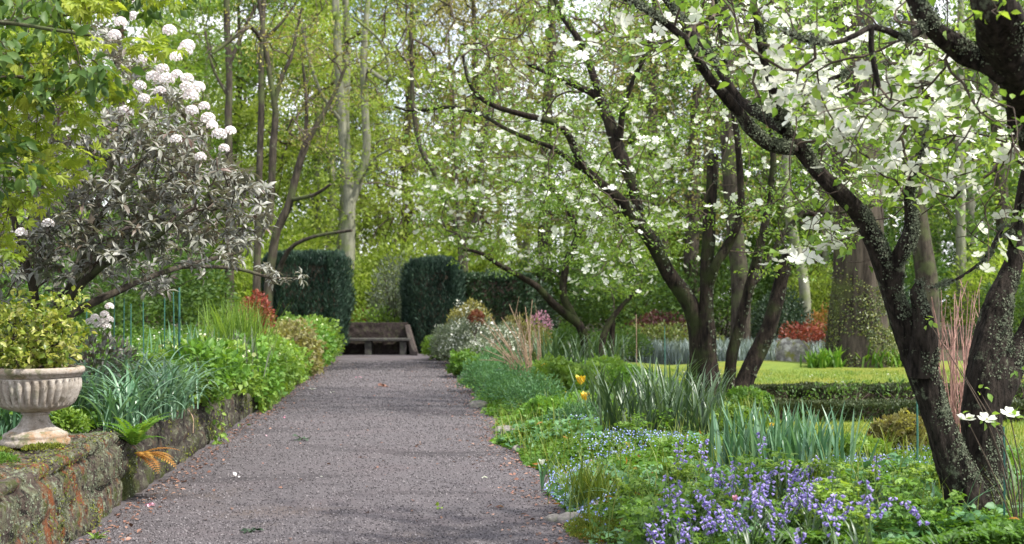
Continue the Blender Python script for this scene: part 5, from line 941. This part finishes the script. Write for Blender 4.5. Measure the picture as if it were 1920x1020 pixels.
mb = MB(); n = 2600; y = 7.2+26*rng.random(n)**1.1; sd_ = rng.random(n) < .5; x = np.where(sd_, XL(y)+np.abs(rng.normal(0, .16, n))+.02, XR(y)-np.abs(rng.normal(0, .20, n))); x[:200] = (XL(y)+rng.random(n)*(XR(y)-XL(y)))[:200]
p = np.column_stack([x, y, path_z(x, y)+.010]); scatter(mb, L6, p, frames(rng.normal(0, 1, p.shape)*[1, 1, .1], rng.normal(0, .25, p.shape)+[0, 0, 1]), U(.02, .05, n)); stuff(mb.build('leaf_litter', M['litter']), 'reddish brown fallen leaves strewn along the path edges', 'litter')
def fallen(name, label, a, b, size, mat, k=5, T=L6):
    g = G(a, b); g[2] = float(path_z(g[0], g[1]))+.012; mb = MB(); v = rng.normal(0, 1, (k, 3))*[1, 1, .25]; scatter(mb, T, np.repeat(g[None], k, 0)+rng.normal(0, size*.25, (k, 3))*[1, 1, .15], frames(v, rng.normal(0, .35, (k, 3))+[0, 0, 1]), size*U(.7, 1.1, k)); tag(mb.build(name, M[mat], None, g), label, 'petal' if 'petal' in name else 'leaf')
for q in [('fallen_petal','bright pink fallen petals on the gravel near the wall',280,955,.05,'pink',7),('fallen_leaf','pale tan fallen leaf lying near the wall block',446,902,.05,'truss',4),('fallen_leaf','dark green leafy twig lying on the path',567,830,.13,'dark',7),('fallen_petal','white fallen petals far along beside the wall',588,734,.08,'petal',5),('fallen_petal','single white petal right of the far white petals',620,740,.05,'petal',2),('fallen_petal','white petal specks near the border forget-me-nots',905,905,.035,'petal',4),('fallen_petal','small white petal at the right of the tan leaf',604,903,.03,'petal',2),('fallen_leaf','small green leaf on the gravel in front',828,963,.045,'lime',3),
          ('fallen_leaf','brown twig like leaf at mid path',785,842,.07,'litter',3),('fallen_leaf','reddish brown leaf near the right path edge',925,960,.06,'redleaf',3),('fallen_petal','pink petals in the middle of the far path',672,711,.08,'pink',4),('fallen_petal','pink petal by the wall below the lime mounds',533,787,.05,'pink',2),('fallen_petal','pink petal below the dry yellow stem',499,823,.04,'pink',2),('fallen_leaf','brown fallen leaves clustered in the far path',720,730,.12,'litter',7),('fallen_leaf','dark wet leaves at the bottom edge of the path',470,1008,.07,'dark',9),('fallen_leaf','red brown leaf left of mid path',682,866,.05,'litter',3)]: fallen(*q)

# columbine plants standing up out of the near foliage
def columbine_proto(ns, h, mat):
    t = thing('columbine', 'pale green columbine plant with tiers of lobed leaves', 'plant', (0, 0, 0), 'columbine plants around the bluebells'); mb = MB(); mg = MB()
    for k in range(ns):
        a = U(0, 6.28); L = h*U(.7, 1.1); e = np.array([math.cos(a), math.sin(a), 0])*U(.05, .16); q = crom([(0, 0, -.02, .003), (*(e*.4), L*.55, .003), (*e, L, .002)], .05) if 0 else crom([(0, 0, -.02, .003), (e[0]*.4, e[1]*.4, L*.55, .003), (e[0], e[1], L, .002)], .05)
        tube(mg, q, 4)
        for f in (.45, .7, .98):
            c = q[int(f*(len(q)-1)), :3]; n = 5; d = rng.normal(0, 1, (n, 3))*[1, 1, .25]; scatter(mb, LTRI, c+d*.025, frames(d, rng.normal(0, .35, (n, 3))+[0, 0, 1]), U(.045, .075, n), 0, np.clip(rng.random(n)*.6+.4*f, 0, 1))
    mb.build('leaves', M[mat], t); mg.build('stems', M['stem'], t); return t
cps = [columbine_proto(7, .40, 'lime'), columbine_proto(8, .34, 'cover'), columbine_proto(6, .46, 'cover')]
for i in range(68):
    if i < 60: a, d = U(1170, 1800), 6.8+1.9*rng.random()
    else: a, d = U(1100, 1330), 9.5+3.5*rng.random()
    b = P(a, 600, d); b[2] = float(borz(b[0], b[1]))
    if i < 3: cps[i].location = b
    else: dup(cps[i % 3], b, U(0, 6.28), U(.5, .85) if i < 60 else U(.6, .85))

for lb, m, r, (a, b), d0, d1 in [('thin green stake among the large iris drift','stake',.006,(1246,612),15,15),('thin bare sapling stem behind the yellow flowers','twigtan',.008,(1193,590),17.5,17.5),('green stake standing beside the near dogwood trunk','stake',.008,(1719,735),9.4,9.4),('green stake at the right edge of the near dogwood','stake',.006,(1882,800),7.2,7.2)]:
    q = P(a, b, d0); g = q.copy(); g[2] = float(borz(g[0], g[1])); mb = MB(); tube(mb, crom([(*g, r), (*(g*.5+q*.5+[.005, 0, 0]), r), (*q, r*.8)], .2), 8); tag(mb.build('plant_stake' if m == 'stake' else 'sapling', M[m], None, g), lb, 'stake' if m == 'stake' else 'sapling')

# grass blades, broad leaves and withered leaves mixed through the border
x, y = bsel(2600, 7.3, 15, 1.2); n = len(x); mb = MB(); blades(mb, np.column_stack([x, y, borz(x, y)]), U(0, 6.28, n), U(.16, .44, n), U(0, .5, n), U(.2, 1.4, n), U(.004, .009, n), 6)
stuff(mb.build('grass_blades', M['grassb']), 'loose grass blades growing up through the border foliage', 'grass')
x, y = bsel(9000, 7.0, 15, 1.2); k = fbm(x*1.2, y*1.2, 91) > .52; x, y = x[k], y[k]
cover('broad_leaves', 'patches of broader blue green leaves through the near border', x, y, borz(x, y), lambda x, y: bh(x, y)*1.15+.03, L6, .085, M['bluegreen'], .6)
x, y = bsel(900, 7.0, 15, 1.2); cover('withered_leaves', 'withered tan leaves caught among the border foliage', x, y, borz(x, y), lambda x, y: bh(x, y)*1.05, L6n, .075, M['ferndead'], .9)

x = 2.9+rng.random(2600)*8; y = 11.2+15.5*rng.random(2600); k = fbm(x*1.1, y*.9, 71) > .55; x, y = x[k], y[k]; n = len(x); mb = MB()
for _ in range(5): blades(mb, np.column_stack([x+rng.normal(0, .03, n), y+rng.normal(0, .03, n), np.full(n, .03)]), U(0, 6.28, n), U(.05, .12, n), U(0, .6, n), U(.3, 1.2, n), U(.006, .012, n), 3)
stuff(mb.build('lawn_tufts', M['fresh']), 'longer darker grass tufts dotted over the lawn', 'grass')
n = 240; x = 2.9+rng.random(n)*8; y = 11.5+15*rng.random(n); mb = MB(); p = np.column_stack([x, y, np.full(n, .075)]); scatter(mb, L6, p, frames(rng.normal(0, 1, p.shape)*[1, 1, .2], rng.normal(0, .3, p.shape)+[0, 0, 1]), U(.03, .06, n)); stuff(mb.build('fallen_bracts', M['petal']), 'white fallen dogwood petals scattered on the lawn', 'petals')
